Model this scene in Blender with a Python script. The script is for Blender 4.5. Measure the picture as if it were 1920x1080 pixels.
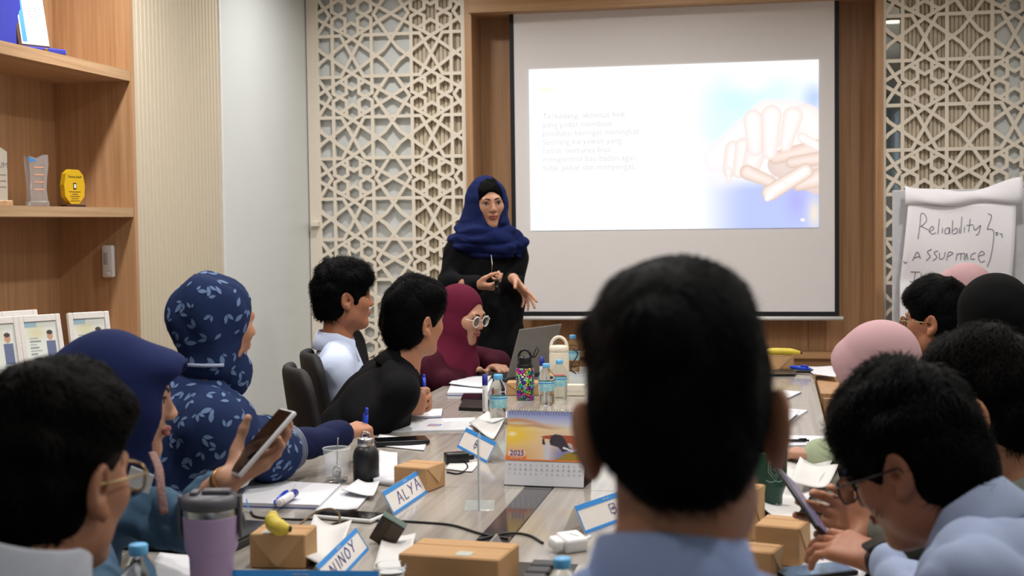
import bpy, bmesh, math, random
import numpy as np
from mathutils import Vector, Matrix
from mathutils.bvhtree import BVHTree
for o in list(bpy.data.objects): bpy.data.objects.remove(o)
S = bpy.context.scene
COL = S.collection
# ------------------------------------------------------------------ camera
F = 2520.; PSI = 0.1925; PIT = 0.0485; ROLL = 0.0125; CH = 1.42
_s, _c = math.sin(PSI), math.cos(PSI); _sp, _cp = math.sin(PIT), math.cos(PIT)
FW = np.array([-_s*_cp, _c*_cp, -_sp]); _r0 = np.array([_c, _s, 0.]); _u0 = np.cross(_r0, FW)
RT = _r0*math.cos(ROLL)-_u0*math.sin(ROLL); UP = _u0*math.cos(ROLL)+_r0*math.sin(ROLL)
CAM = np.array([0., 0., CH])
def ray(u, v): return RT*(u-960)/F+UP*(540-v)/F+FW
def at(u, v, z=.75): d = ray(u, v); return CAM+d*((z-CH)/d[2])
def aty(u, v, y): d = ray(u, v); return CAM+d*(y/d[1])
def atx(u, v, x): d = ray(u, v); return CAM+d*(x/d[0])
def dep(u, v, k): return CAM+ray(u, v)*k
cd = bpy.data.cameras.new('camera'); cam = bpy.data.objects.new('camera', cd); COL.objects.link(cam)
cam.matrix_world = Matrix(((RT[0], UP[0], -FW[0], 0), (RT[1], UP[1], -FW[1], 0), (RT[2], UP[2], -FW[2], CH), (0, 0, 0, 1)))
cd.sensor_width = 36; cd.lens = F/1920*36; cd.clip_start = .05
cd.dof.use_dof = True; cd.dof.focus_distance = 4.4; cd.dof.aperture_fstop = 5.6
S.camera = cam
# ------------------------------------------------------------------ world, lamps, exposure
w = bpy.data.worlds.new('world'); S.world = w; w.use_nodes = True
w.node_tree.nodes['Background'].inputs[0].default_value = (.72, .85, 1, 1)
w.node_tree.nodes['Background'].inputs[1].default_value = 1.2
S.view_settings.view_transform = 'Standard'; S.view_settings.look = 'None'
S.view_settings.exposure = 0.0; S.view_settings.gamma = 1; S.view_settings.use_curve_mapping = False
CEIL = 3.0
LAMPS = [(-2.2, 3.0, 15), (-2.2, 4.75, 27), (-1.95, 6.5, 15),
         (-.6, .2, 5), (-.6, 2.5, 17), (-.6, 4.3, 20), (-.6, 6.3, 16),
         (.95, 1.9, 13), (.95, 3.7, 15), (.95, 5.9, 17), (.3, -1.6, 6)]
for i, (x, y, e) in enumerate(LAMPS):
    l = bpy.data.lights.new('downlight_lamp', 'AREA'); l.shape = 'DISK'; l.size = .17; l.energy = e; l.color = (1, .972, .937)
    l.spread = math.radians(150)
    lo = bpy.data.objects.new('downlight_lamp', l); COL.objects.link(lo); lo.location = (x, y, CEIL-.028)
# ------------------------------------------------------------------ helpers
def tag(o, label=None, cat=None, group=None, kind=None):
    if label: o['label'] = label
    if cat: o['category'] = cat
    if group: o['group'] = group
    if kind: o['kind'] = kind
    return o
def empty(name, loc=(0, 0, 0), rz=0, label=None, cat=None, group=None, mat=None):
    o = bpy.data.objects.new(name, None); COL.objects.link(o); o.empty_display_size = .05
    if mat is not None: o.matrix_world = mat
    else: o.location = loc; o.rotation_euler = (0, 0, rz)
    return tag(o, label, cat, group)
def mesh(name, V, Fc, m=None, parent=None, smooth=False, loc=None):
    me = bpy.data.meshes.new(name); me.from_pydata([tuple(map(float, v)) for v in V], [], [tuple(map(int, f)) for f in Fc]); me.update()
    return link(name, me, m, parent, smooth, loc)
def link(name, me, m=None, parent=None, smooth=False, loc=None):
    if m is not None and not me.materials: me.materials.append(m)
    if smooth: me.polygons.foreach_set('use_smooth', [True]*len(me.polygons))
    o = bpy.data.objects.new(name, me); COL.objects.link(o)
    if loc is not None: o.location = loc
    if parent: o.parent = parent
    return o
def dup(root, mat=None, label=None, group=None):
    r = root.copy(); COL.objects.link(r)
    if mat is not None: r.matrix_world = mat
    if label: r['label'] = label
    if group: r['group'] = group
    for ch in list(root.children):
        c = ch.copy(); COL.objects.link(c); c.parent = r
        for g in list(ch.children):
            d = g.copy(); COL.objects.link(d); d.parent = c
    return r
def TR(loc, rz=0, rx=0, ry=0): return Matrix.Translation(Vector([float(q) for q in loc])) @ Matrix.Rotation(rz, 4, 'Z') @ Matrix.Rotation(ry, 4, 'Y') @ Matrix.Rotation(rx, 4, 'X')
class MB:
    def __init__(s): s.V = []; s.F = []
    def add(s, V, Fc):
        n = len(s.V); s.V += [tuple(v) for v in V]; s.F += [tuple(i+n for i in f) for f in Fc]; return s
    def box(s, c, d, M=None):
        x, y, z = d[0]/2, d[1]/2, d[2]/2
        V = [Vector((c[0]+a*x, c[1]+b*y, c[2]+e*z)) for a in (-1, 1) for b in (-1, 1) for e in (-1, 1)]
        if M is not None: V = [M @ v for v in V]
        return s.add(V, [(0, 1, 3, 2), (4, 6, 7, 5), (0, 4, 5, 1), (2, 3, 7, 6), (0, 2, 6, 4), (1, 5, 7, 3)])
    def bbox(s, c, d, b=.004, seg=2, M=None):      # bevelled box
        bm = bmesh.new(); bmesh.ops.create_cube(bm, size=1)
        for v in bm.verts: v.co = Vector((v.co.x*d[0]+c[0], v.co.y*d[1]+c[1], v.co.z*d[2]+c[2]))
        bmesh.ops.bevel(bm, geom=bm.edges[:], offset=b, segments=seg, affect='EDGES', profile=.5)
        return s.bm(bm, M)
    def bm(s, bm, M=None):
        bm.verts.index_update()
        V = [(M @ v.co) if M is not None else v.co.copy() for v in bm.verts]; Fc = [[v.index for v in f.verts] for f in bm.faces]
        bm.free(); return s.add(V, Fc)
    def lathe(s, prof, c=(0, 0, 0), n=32, M=None, cap=True):
        V = []; Fc = []
        for (r, z) in prof:
            for i in range(n):
                a = 2*math.pi*i/n; V.append(Vector((c[0]+r*math.cos(a), c[1]+r*math.sin(a), c[2]+z)))
        for j in range(len(prof)-1):
            for i in range(n):
                k = (i+1) % n; Fc.append((j*n+i, j*n+k, (j+1)*n+k, (j+1)*n+i))
        if cap: Fc.append(tuple(range(n-1, -1, -1))); Fc.append(tuple(range((len(prof)-1)*n, len(prof)*n)))
        if M is not None: V = [M @ v for v in V]
        return s.add(V, Fc)
    def tube(s, pts, r, n=8, closed=False, r2=None, flat=None):
        P = [Vector([float(q) for q in p]) for p in pts]; N = len(P); V = []; Fc = []; up = None
        for i, p in enumerate(P):
            a = P[(i-1) % N] if (i or closed) else p; b = P[(i+1) % N] if (i < N-1 or closed) else p
            t = (b-a).normalized()
            if up is None: up = Vector((0, 0, 1)) if abs(t.z) < .9 else Vector((1, 0, 0))
            x = t.cross(up)
            if x.length < 1e-6: x = t.orthogonal()
            x.normalize(); y = x.cross(t); up = y
            rr = r if r2 is None else r+(r2-r)*i/max(1, N-1)
            for k in range(n):
                an = 2*math.pi*k/n; V.append(p+x*(rr*math.cos(an))+y*(rr*(flat or 1)*math.sin(an)))
        for i in range(N if closed else N-1):
            for k in range(n):
                l = (k+1) % n; j = (i+1) % N; Fc.append((i*n+k, j*n+k, j*n+l, i*n+l))
        if not closed: Fc.append(tuple(range(n))); Fc.append(tuple((N-1)*n+k for k in range(n-1, -1, -1)))
        return s.add(V, Fc)
    def prism(s, pts, z0, z1, M=None):             # outline in xy, extruded in z
        n = len(pts); V = [Vector((p[0], p[1], z0)) for p in pts]+[Vector((p[0], p[1], z1)) for p in pts]
        Fc = [tuple(range(n-1, -1, -1)), tuple(range(n, 2*n))]+[(i, (i+1) % n, n+(i+1) % n, n+i) for i in range(n)]
        if M is not None: V = [M @ v for v in V]
        return s.add(V, Fc)
    def grid(s, fn, nu, nv):
        V = [fn(i/nu, j/nv) for j in range(nv+1) for i in range(nu+1)]
        return s.add(V, [(j*(nu+1)+i, j*(nu+1)+i+1, (j+1)*(nu+1)+i+1, (j+1)*(nu+1)+i) for j in range(nv) for i in range(nu)])
    def build(s, name, m=None, parent=None, smooth=False, loc=None): return mesh(name, s.V, s.F, m, parent, smooth, loc)
def bez(pts, n=10):
    P = [np.array(p, float) for p in pts]; out = []
    Q = [2*P[0]-P[1]]+P+[2*P[-1]-P[-2]]
    for i in range(1, len(Q)-2):
        for k in range(n):
            t = k/n; out.append(.5*((2*Q[i])+(-Q[i-1]+Q[i+1])*t+(2*Q[i-1]-5*Q[i]+4*Q[i+1]-Q[i+2])*t*t+(-Q[i-1]+3*Q[i]-3*Q[i+1]+Q[i+2])*t**3))
    out.append(P[-1]); return out
def autosmooth(o, ang=40):
    me = o.data; me.polygons.foreach_set('use_smooth', [True]*len(me.polygons))
    bm = bmesh.new(); bm.from_mesh(me); a = math.radians(ang)
    for e in bm.edges: e.smooth = not (len(e.link_faces) == 2 and e.calc_face_angle(0) > a)
    bm.to_mesh(me); bm.free(); return o
# ------------------------------------------------------------------ materials
def srgb(r, g, b):
    f = lambda c: (c/255/12.92) if c/255 <= .04045 else ((c/255+.055)/1.055)**2.4
    return (f(r), f(g), f(b), 1)
MC = {}
def mat(name, col=(200, 200, 200), rough=.5, metal=0, var=.06, scale=30, bump=0, bscale=200, trans=0, ior=1.45, emit=0, sheen=0, coat=0, sss=0, alpha=1, stretch=(1, 1, 1), spec=.5):
    if name in MC: return MC[name]
    m = bpy.data.materials.new(name); m.use_nodes = True; nt = m.node_tree; N = nt.nodes; L = nt.links; b = N['Principled BSDF']
    c = srgb(*col)
    b.inputs['Roughness'].default_value = rough; b.inputs['Metallic'].default_value = metal; b.inputs['IOR'].default_value = ior
    b.inputs['Specular IOR Level'].default_value = spec
    b.inputs['Transmission Weight'].default_value = trans; b.inputs['Alpha'].default_value = alpha
    if sheen: b.inputs['Sheen Weight'].default_value = sheen; b.inputs['Sheen Roughness'].default_value = .5
    if coat: b.inputs['Coat Weight'].default_value = coat; b.inputs['Coat Roughness'].default_value = .1
    if sss:
        b.inputs['Subsurface Weight'].default_value = sss; b.inputs['Subsurface Radius'].default_value = (1, .35, .2); b.inputs['Subsurface Scale'].default_value = .006
    if emit:
        b.inputs['Emission Color'].default_value = c; b.inputs['Emission Strength'].default_value = emit
    tc = N.new('ShaderNodeTexCoord'); mp = N.new('ShaderNodeMapping'); mp.inputs['Scale'].default_value = stretch
    L.new(tc.outputs['Object'], mp.inputs['Vector'])
    if var and not trans:
        n = N.new('ShaderNodeTexNoise'); n.inputs['Scale'].default_value = scale; n.inputs['Detail'].default_value = 4
        L.new(mp.outputs[0], n.inputs['Vector'])
        r = N.new('ShaderNodeMix'); r.data_type = 'RGBA'
        r.inputs['A'].default_value = tuple(max(0, q*(1-var*2)) for q in c[:3])+(1,); r.inputs['B'].default_value = tuple(min(1, q*(1+var*2)) for q in c[:3])+(1,)
        L.new(n.outputs['Fac'], r.inputs['Factor']); L.new(r.outputs['Result'], b.inputs['Base Color'])
    else: b.inputs['Base Color'].default_value = c
    if bump:
        n2 = N.new('ShaderNodeTexNoise'); n2.inputs['Scale'].default_value = bscale; n2.inputs['Detail'].default_value = 3
        L.new(mp.outputs[0], n2.inputs['Vector'])
        bp = N.new('ShaderNodeBump'); bp.inputs['Strength'].default_value = bump; bp.inputs['Distance'].default_value = .002
        L.new(n2.outputs['Fac'], bp.inputs['Height']); L.new(bp.outputs[0], b.inputs['Normal'])
    MC[name] = m; return m
def wood(name, c1, c2, rough=.45, axis='Z', scale=1., streak=.35):
    if name in MC: return MC[name]
    m = bpy.data.materials.new(name); m.use_nodes = True; nt = m.node_tree; N = nt.nodes; L = nt.links; b = N['Principled BSDF']
    b.inputs['Roughness'].default_value = rough
    tc = N.new('ShaderNodeTexCoord'); mp = N.new('ShaderNodeMapping'); L.new(tc.outputs['Object'], mp.inputs['Vector'])
    st = [26*scale]*3; st['XYZ'.index(axis)] = .9*scale; mp.inputs['Scale'].default_value = st
    n = N.new('ShaderNodeTexNoise'); n.inputs['Scale'].default_value = 1; n.inputs['Detail'].default_value = 6; n.inputs['Roughness'].default_value = .65; n.inputs['Distortion'].default_value = .4
    L.new(mp.outputs[0], n.inputs['Vector'])
    mp2 = N.new('ShaderNodeMapping'); st2 = [90*scale]*3; st2['XYZ'.index(axis)] = 2*scale; mp2.inputs['Scale'].default_value = st2; L.new(tc.outputs['Object'], mp2.inputs['Vector'])
    n2 = N.new('ShaderNodeTexNoise'); n2.inputs['Scale'].default_value = 1; n2.inputs['Detail'].default_value = 3; L.new(mp2.outputs[0], n2.inputs['Vector'])
    mx = N.new('ShaderNodeMix'); mx.data_type = 'FLOAT'; mx.inputs['Factor'].default_value = streak; L.new(n.outputs['Fac'], mx.inputs['A']); L.new(n2.outputs['Fac'], mx.inputs['B'])
    cr = N.new('ShaderNodeValToRGB'); cr.color_ramp.elements[0].position = .36; cr.color_ramp.elements[1].position = .64
    cr.color_ramp.elements[0].color = srgb(*c1); cr.color_ramp.elements[1].color = srgb(*c2)
    L.new(mx.outputs[0], cr.inputs[0]); L.new(cr.outputs[0], b.inputs['Base Color'])
    bp = N.new('ShaderNodeBump'); bp.inputs['Strength'].default_value = .15; bp.inputs['Distance'].default_value = .001; L.new(n2.outputs['Fac'], bp.inputs['Height']); L.new(bp.outputs[0], b.inputs['Normal'])
    MC[name] = m; return m
def colmat(name, rough=.5, emit=0, coat=0):       # colour comes from a printed colour attribute
    m = bpy.data.materials.new(name); m.use_nodes = True; nt = m.node_tree; b = nt.nodes['Principled BSDF']
    a = nt.nodes.new('ShaderNodeVertexColor'); a.layer_name = 'print'
    b.inputs['Roughness'].default_value = rough; b.inputs['Coat Weight'].default_value = coat
    if emit:
        b.inputs['Base Color'].default_value = (.0, .0, .0, 1); nt.links.new(a.outputs['Color'], b.inputs['Emission Color']); b.inputs['Emission Strength'].default_value = emit
        b.inputs['Specular IOR Level'].default_value = 0
    else: nt.links.new(a.outputs['Color'], b.inputs['Base Color'])
    MC[name] = m; return m
def picture(name, o0, ex, ey, nu, nv, fn, m, parent=None):   # printed picture: grid with colours, fn(U,V)->rgb 0..1 sRGB, V up
    o0, ex, ey = map(lambda q: np.array(q, float), (o0, ex, ey))
    I, J = np.meshgrid(np.arange(nu+1), np.arange(nv+1)); U = I.ravel()/nu; Vv = J.ravel()/nv
    P = o0+U[:, None]*ex+Vv[:, None]*ey
    q = (np.arange(nv)[:, None]*(nu+1)+np.arange(nu)[None, :]).ravel()
    Fc = np.stack([q, q+1, q+nu+2, q+nu+1], 1)
    o = fastmesh(name, P, Fc, m, parent, smooth=False)
    C = np.clip(fn(U, Vv), 0, 1); C = np.where(C <= .04045, C/12.92, ((C+.055)/1.055)**2.4)
    a = o.data.color_attributes.new('print', 'FLOAT_COLOR', 'POINT')
    a.data.foreach_set('color', np.concatenate([C, np.ones((len(C), 1))], 1).astype(np.float32).ravel())
    return o
def fastmesh(name, V, Q, m=None, parent=None, smooth=True, loc=None):
    me = bpy.data.meshes.new(name); V = np.asarray(V, np.float32); Q = np.asarray(Q, np.int32); n = len(Q); k = Q.shape[1] if n else 4
    me.vertices.add(len(V)); me.vertices.foreach_set('co', V.ravel())
    me.loops.add(n*k); me.loops.foreach_set('vertex_index', Q.ravel())
    me.polygons.add(n); me.polygons.foreach_set('loop_start', np.arange(n, dtype=np.int32)*k)
    if smooth: me.polygons.foreach_set('use_smooth', np.ones(n, bool))
    me.update(calc_edges=True); me.validate()
    return link(name, me, m, parent, False, loc)
def text(name, body, size, M, m, parent=None, align='CENTER', extrude=.0002, sx=1, shear=0):
    c = bpy.data.curves.new(name, 'FONT'); c.body = body; c.size = size; c.align_x = align; c.align_y = 'CENTER'; c.extrude = extrude; c.resolution_u = 3; c.shear = shear
    o = bpy.data.objects.new(name, c); COL.objects.link(o); bpy.context.view_layer.update()
    me = bpy.data.meshes.new_from_object(o.evaluated_get(bpy.context.evaluated_depsgraph_get())); bpy.data.objects.remove(o)
    me.transform(M @ Matrix.Diagonal((sx, 1, 1, 1))); me.materials.clear()
    return link(name, me, m, parent)
def strokes(name, polys, r, M, m, parent=None, n=4, flat=.25):     # hand writing: pen lines in the xy plane of M
    b = MB()
    for p in polys:
        q = bez([(x, y, 0) for x, y in p], 5) if len(p) > 2 else [(x, y, 0) for x, y in p]
        b.tube([M @ Vector([float(t) for t in v]) for v in q], r, n)
    return b.build(name, m, parent)
def V3(p): return Vector([float(q) for q in p])
def frame(o, x, y):       # matrix from origin, x axis, y hint
    x = V3(x).normalized(); y = V3(y); z = x.cross(y).normalized(); y = z.cross(x)
    return Matrix(((x.x, y.x, z.x, o[0]), (x.y, y.y, z.y, o[1]), (x.z, y.z, z.z, o[2]), (0, 0, 0, 1)))
M_OAK = wood('oak_laminate', (164, 123, 86), (192, 152, 114), .42, 'Z', 1.0)
M_OAKH = wood('oak_laminate_shelf', (162, 126, 90), (192, 158, 122), .42, 'Y', 1.0)
M_OAKX = wood('oak_laminate_soffit', (158, 116, 76), (190, 150, 110), .42, 'X', 1.0)
M_WHITEP = mat('white_gloss_panel', (214, 219, 220), .22, var=.015, scale=3)
M_FLUTE = mat('pale_fluted_wood', (203, 191, 170), .5, var=.03, scale=4, stretch=(6, 6, .3))
M_GROOVE = mat('flute_groove', (120, 108, 88), .8)
M_LATT = mat('cream_lacquer', (232, 222, 206), .4, var=.015)
M_MIRROR = mat('mirror_glass', (196, 200, 196), .015, 1, var=0)
M_CEIL = mat('ceiling_paint', (236, 234, 228), .8, var=.01)
M_FLOOR = wood('floor_vinyl', (120, 112, 104), (160, 152, 142), .35, 'Y', .6)
M_WHITE = mat('white_plastic', (226, 226, 226), .35, var=.01)
M_BLACKP = mat('black_plastic', (16, 16, 18), .35, var=.05)
M_STEEL = mat('brushed_steel', (190, 188, 184), .28, 1, var=.03, scale=80, stretch=(1, 1, .05))
M_PAPER = mat('white_paper', (208, 208, 213), .75, var=.015, scale=8)
M_BLUE = mat('sky_blue_card', (50, 138, 214), .5, var=.02)
M_NAVY = mat('navy_plastic', (28, 36, 128), .35, var=.05)
M_GLASS = mat('clear_glass', (250, 252, 252), .02, trans=1, ior=1.16, var=0)
M_PET = mat('clear_bottle_plastic', (245, 250, 252), .04, trans=1, ior=1.12, var=0)
# ------------------------------------------------------------------ room shell
XL, XR, YB, YF = -2.645, 1.47, -3.0, 7.66
def struct(name, m, *boxes, parent=None):
    b = MB()
    for c, d in boxes: b.box(c, d)
    o = b.build(name, m, parent)
    if not parent: o['kind'] = 'structure'
    return o
def span(x0, x1, y0, y1, z0, z1): return (((x0+x1)/2, (y0+y1)/2, (z0+z1)/2), (x1-x0, y1-y0, z1-z0))
struct('floor', M_FLOOR, span(-3.2, 1.6, -3.2, 7.9, -.1, 0))
struct('ceiling', M_CEIL, span(-3.2, 1.6, -3.2, 7.9, CEIL, CEIL+.1))
struct('wall_back', M_WHITEP, span(-3.2, 1.6, -3.1, -3.0, 0, CEIL))
# left wall: white panels, a fluted panel, an oak bookcase niche and fluted panel again behind the camera
SHY0, SHY1, SHX = 2.2, 5.26, -2.995       # niche
wl = struct('wall_left', M_WHITEP, span(-2.8, XL, 6.21, 7.7, 0, CEIL), span(-2.8, XL, -3, 1.2, 0, CEIL), span(-2.8, XL-.02, 1.2, 2.17, 0, CEIL))
def flutes(parent, x, y0, y1, n, sgn, z1=CEIL):
    # one slat profile, shared by all slats
    w_ = (y1-y0)/n; m0 = MB().bbox((0, 0, z1/2), (.014, w_*.84, z1), .003, 1)
    first = None
    for i in range(n):
        loc = (x, y0+(i+.5)*w_, 0)
        if first is None: first = m0.build('slat', M_FLUTE, parent, loc=loc)
        else: link('slat', first.data, None, parent, loc=loc)
struct('wall_left_groove', M_GROOVE, span(-2.8, XL-.012, 5.29, 6.21, 0, CEIL))
struct('wall_right_groove', M_GROOVE, span(XR+.012, 1.6, 4.0, 6.2, 0, CEIL), span(XR+.012, 1.6, -.3, 1.0, 0, CEIL))
flutes(wl, XL-.010, 5.30, 6.20, 24, 1)
struct('trim_1', M_OAK, span(-2.8, XL+.004, 5.262, 5.292, 0, CEIL))
struct('trim_2', mat('white_trim', (225, 226, 224), .4), span(-2.8, XL+.003, 6.2, 6.222, 0, CEIL))
# right wall (seen in the mirrors)
wr = struct('wall_right', M_WHITEP, span(XR, 1.6, 6.2, 7.7, 0, CEIL), span(XR, 1.6, 1.0, 4.0, 0, CEIL), 
            span(XR, 1.6, -1.6, -.3, 0, CEIL), span(XR, 1.6, -3.1, -2.7, 0, CEIL), span(XR, 1.6, -2.7, -1.6, 0, .9), span(XR, 1.6, -2.7, -1.6, 2.7, CEIL))
flutes(wr, XR+.010, 4.0, 6.2, 56, -1)
flutes(wr, XR+.010, -.3, 1.0, 33, -1)
wn = struct('window_1', mat('window_glass', (235, 245, 250), .02, trans=1, ior=1.05, var=0), span(1.52, 1.526, -2.7, -1.6, .9, 2.7))
struct('window_frame', M_WHITE, span(1.50, 1.55, -2.17, -2.13, .9, 2.7), span(1.50, 1.55, -2.7, -2.66, .9, 2.7), span(1.50, 1.55, -1.64, -1.6, .9, 2.7), parent=wn)
# front wall: oak niche behind the projection screen, lattice bays left and right with mirrors behind
struct('wall_front', M_OAK, span(-1.76, .64, YF, 7.8, 0, CEIL), span(-3.2, 1.6, 7.56, 7.66, 0, CEIL) if False else span(-2.8, -1.685, 7.54, 7.8, 0, CEIL), span(.56, 1.6, 7.54, 7.8, 0, CEIL),
       span(-1.70, -1.66, 7.42, YF+.01, 0, 2.7), span(.535, .575, 7.42, YF+.01, 0, 2.7))
sf = struct('trim_3', M_OAKX, span(-1.668, .542, 7.38, YF, 2.592, CEIL))
ld = struct('trim_4', M_OAKX, span(-1.66, .535, 7.55, YF, 0, .655), span(-1.66, .535, 7.52, YF, .655, .685))
struct('trim_5', mat('panel_seam', (96, 66, 42), .6), span(.187, .190, YF-.002, YF+.002, .69, .90), span(-.62, -.617, YF-.002, YF+.002, .69, .9))
def backing(nm, x0, x1, m): return struct('wall_front_'+nm, m, span(x0, x1, 7.478, 7.545, 0, CEIL))
def xat(u): return aty(u, 250, 7.478)[0]
def flutesx(parent, x0, x1, n, m=None):
    w_ = (x1-x0)/n; m0 = MB().bbox((0, 0, CEIL/2), (w_*.84, .012, CEIL), .003, 1); me = None
    for i in range(n):
        loc = (x0+(i+.5)*w_, 7.476, 0)
        if me is None: me = m0.build('slat', m or M_FLUTE, parent, loc=loc).data
        else: link('slat', me, None, parent, loc=loc)
backing('panel', XL, xat(771), M_WHITEP)
M_GROOVE2 = mat('flute_groove_pale', (168, 158, 138), .8)
flutesx(backing('fluted', xat(771), -1.69, M_GROOVE2), xat(771), -1.69, 14)
backing('mirror', .56, xat(1694), M_MIRROR)
flutesx(backing('fluted', xat(1694), xat(1868), M_GROOVE2), xat(1694), xat(1868), 22)
backing('panel', xat(1868), XR, M_WHITEP)
# ------------------------------------------------------------------ lattice screens
def lattice(name, x0, x1, fx0, fx1, ox, oz, a, b, label):
    """frame x0..x1, fx0/fx1 frame stile widths, rosette at ox,oz, repeat a x b"""
    e = empty(name, (0, 7.45, 0), 0, label, 'lattice screen')
    q = 245.
    seg = [((122, 20), (122, 245)), ((245, 122), (70, 122)), ((70, 122), (0, 245)), ((245, 0), (0, 139)),
           ((0, 139), (150, 245)), ((150, 245), (198, 211)), ((198, 211), (245, 154)), ((245, 154), (137, 0)),
           ((41, 115.5), (41, 68.5)), ((41, 68.5), (0, 45)),
           ((121, 22.5), (80, 0)), ((80, 0), (39, 22.5)), ((39, 22.5), (39, 69.5)), ((39, 69.5), (80, 93))]
    X0, X1, Z0, Z1 = x0+fx0, x1-fx1, .10, CEIL-.04
    done = set(); bmn = MB(); W = .0185; T = .022
    i0, i1 = int((X0-ox)/a)-2, int((X1-ox)/a)+2; j0, j1 = int((Z0-oz)/b)-2, int((Z1-oz)/b)+2
    def clip(p, q_):
        t0, t1 = 0., 1.; d = (q_[0]-p[0], q_[1]-p[1])
        for pk, qk in ((-d[0], p[0]-X0), (d[0], X1-p[0]), (-d[1], p[1]-Z0), (d[1], Z1-p[1])):
            if abs(pk) < 1e-12:
                if qk < 0: return None
            else:
                t = qk/pk
                if pk < 0: t0 = max(t0, t)
                else: t1 = min(t1, t)
        if t1-t0 < 1e-4: return None
        return (p[0]+d[0]*t0, p[1]+d[1]*t0), (p[0]+d[0]*t1, p[1]+d[1]*t1)
    cnt = 0
    for i in range(i0, i1+1):
        for j in range(j0, j1+1):
            for sx in (-1, 1):
                for sz in (-1, 1):
                    for (p, q2) in seg:
                        P = (ox+i*a+sx*p[0]/q*a/2, oz+j*b+sz*p[1]/q*b/2); Q = (ox+i*a+sx*q2[0]/q*a/2, oz+j*b+sz*q2[1]/q*b/2)
                        c = clip(P, Q)
                        if not c: continue
                        key = tuple(sorted([(round(c[0][0], 3), round(c[0][1], 3)), (round(c[1][0], 3), round(c[1][1], 3))]))
                        if key in done: continue
                        done.add(key); cnt += 1
                        dx, dz = c[1][0]-c[0][0], c[1][1]-c[0][1]; l = math.hypot(dx, dz); ang = math.atan2(dz, dx)
                        Mx = Matrix.Translation(((c[0][0]+c[1][0])/2, 0, (c[0][1]+c[1][1])/2)) @ Matrix.Rotation(-ang, 4, 'Y')
                        bmn.box((0, 0, 0), (l+W*.55, T+(cnt % 211)*.00002, W), Mx)
    bmn.build('lattice_panel', M_LATT, e)
    for nme, c, d in (('stile', (x0+fx0/2, 0, CEIL/2), (fx0, .03, CEIL)), ('stile', (x1-fx1/2, 0, CEIL/2), (fx1, .03, CEIL)),
                      ('rail', ((x0+x1)/2, 0, .05), (x1-x0-fx0-fx1, .03, .10)), ('rail', ((x0+x1)/2, 0, CEIL-.02), (x1-x0-fx0-fx1, .03, .04))):
        MB().bbox(c, d, .003, 1).build(nme, M_LATT, e)
    return e
latl = lattice('lattice_screen', -2.640, -1.666, .072, .060, -1.900, 2.152, .468, .466, 'cream star-patterned lattice screen between white wall panel and presenter in blue headscarf')
latr = lattice('lattice_screen', .540, 1.465, .050, .06, .787, 2.135, .452, .472, 'cream star-patterned lattice screen behind the handwritten flip chart')
p = aty(590, 420, 7.42); MB().bbox((0, 0, 0), (.045, .05, .03), .004).build('catch', M_LATT, latl, loc=(p[0]+.005, -.03, p[2]))
# ------------------------------------------------------------------ ceiling downlights
for i, (x, y, en) in enumerate(LAMPS):
    e = empty('downlight', (x, y, CEIL), 0, 'round recessed white downlight in the ceiling', 'downlight', 'ceiling downlights')
    MB().lathe([(.105, 0), (.105, -.006), (.09, -.012), (.088, -.004), (.088, 0)], n=24, cap=False).build('trim_ring', M_WHITE, e)
    MB().lathe([(.088, -.003), (.001, -.004)], n=24).build('diffuser', mat('lamp_diffuser', (255, 240, 218), .5, emit=6, var=0), e)
# ------------------------------------------------------------------ projection screen
ps = empty('projection_screen', (0, 7.5, 0), 0, 'pull-down projection screen with black border on the oak wall', 'screen')
SX0, SX1, SZ0, SZ1 = -1.434, .326, .915, 2.78
M_SCR = mat('matte_screen_fabric', (222, 218, 218), .8, var=.01)
MB().box(((SX0+SX1)/2, 0, (SZ0+SZ1)/2), (SX1-SX0, .003, SZ1-SZ0)).build('fabric', M_SCR, ps)
M_BORD = mat('black_border', (12, 13, 20), .6)
for nme, s_ in (('border', span(SX0-.024, SX0, -.004, .004, SZ0-.03, SZ1)), ('border', span(SX1, SX1+.024, -.004, .004, SZ0-.03, SZ1)), ('border', span(SX0, SX1, -.004, .004, SZ0-.03, SZ0))):
    MB().box(*s_).build(nme, M_BORD, ps)
MB().tube([(SX0-.05, -.004, .878), (SX1+.045, -.004, .878)], .011, 12).build('weight_bar', M_WHITE, ps, smooth=True)
MB().bbox(((SX0+SX1)/2, .02, 2.83), (SX1-SX0+.14, .1, .1), .01).build('casing', M_WHITE, ps)
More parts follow.
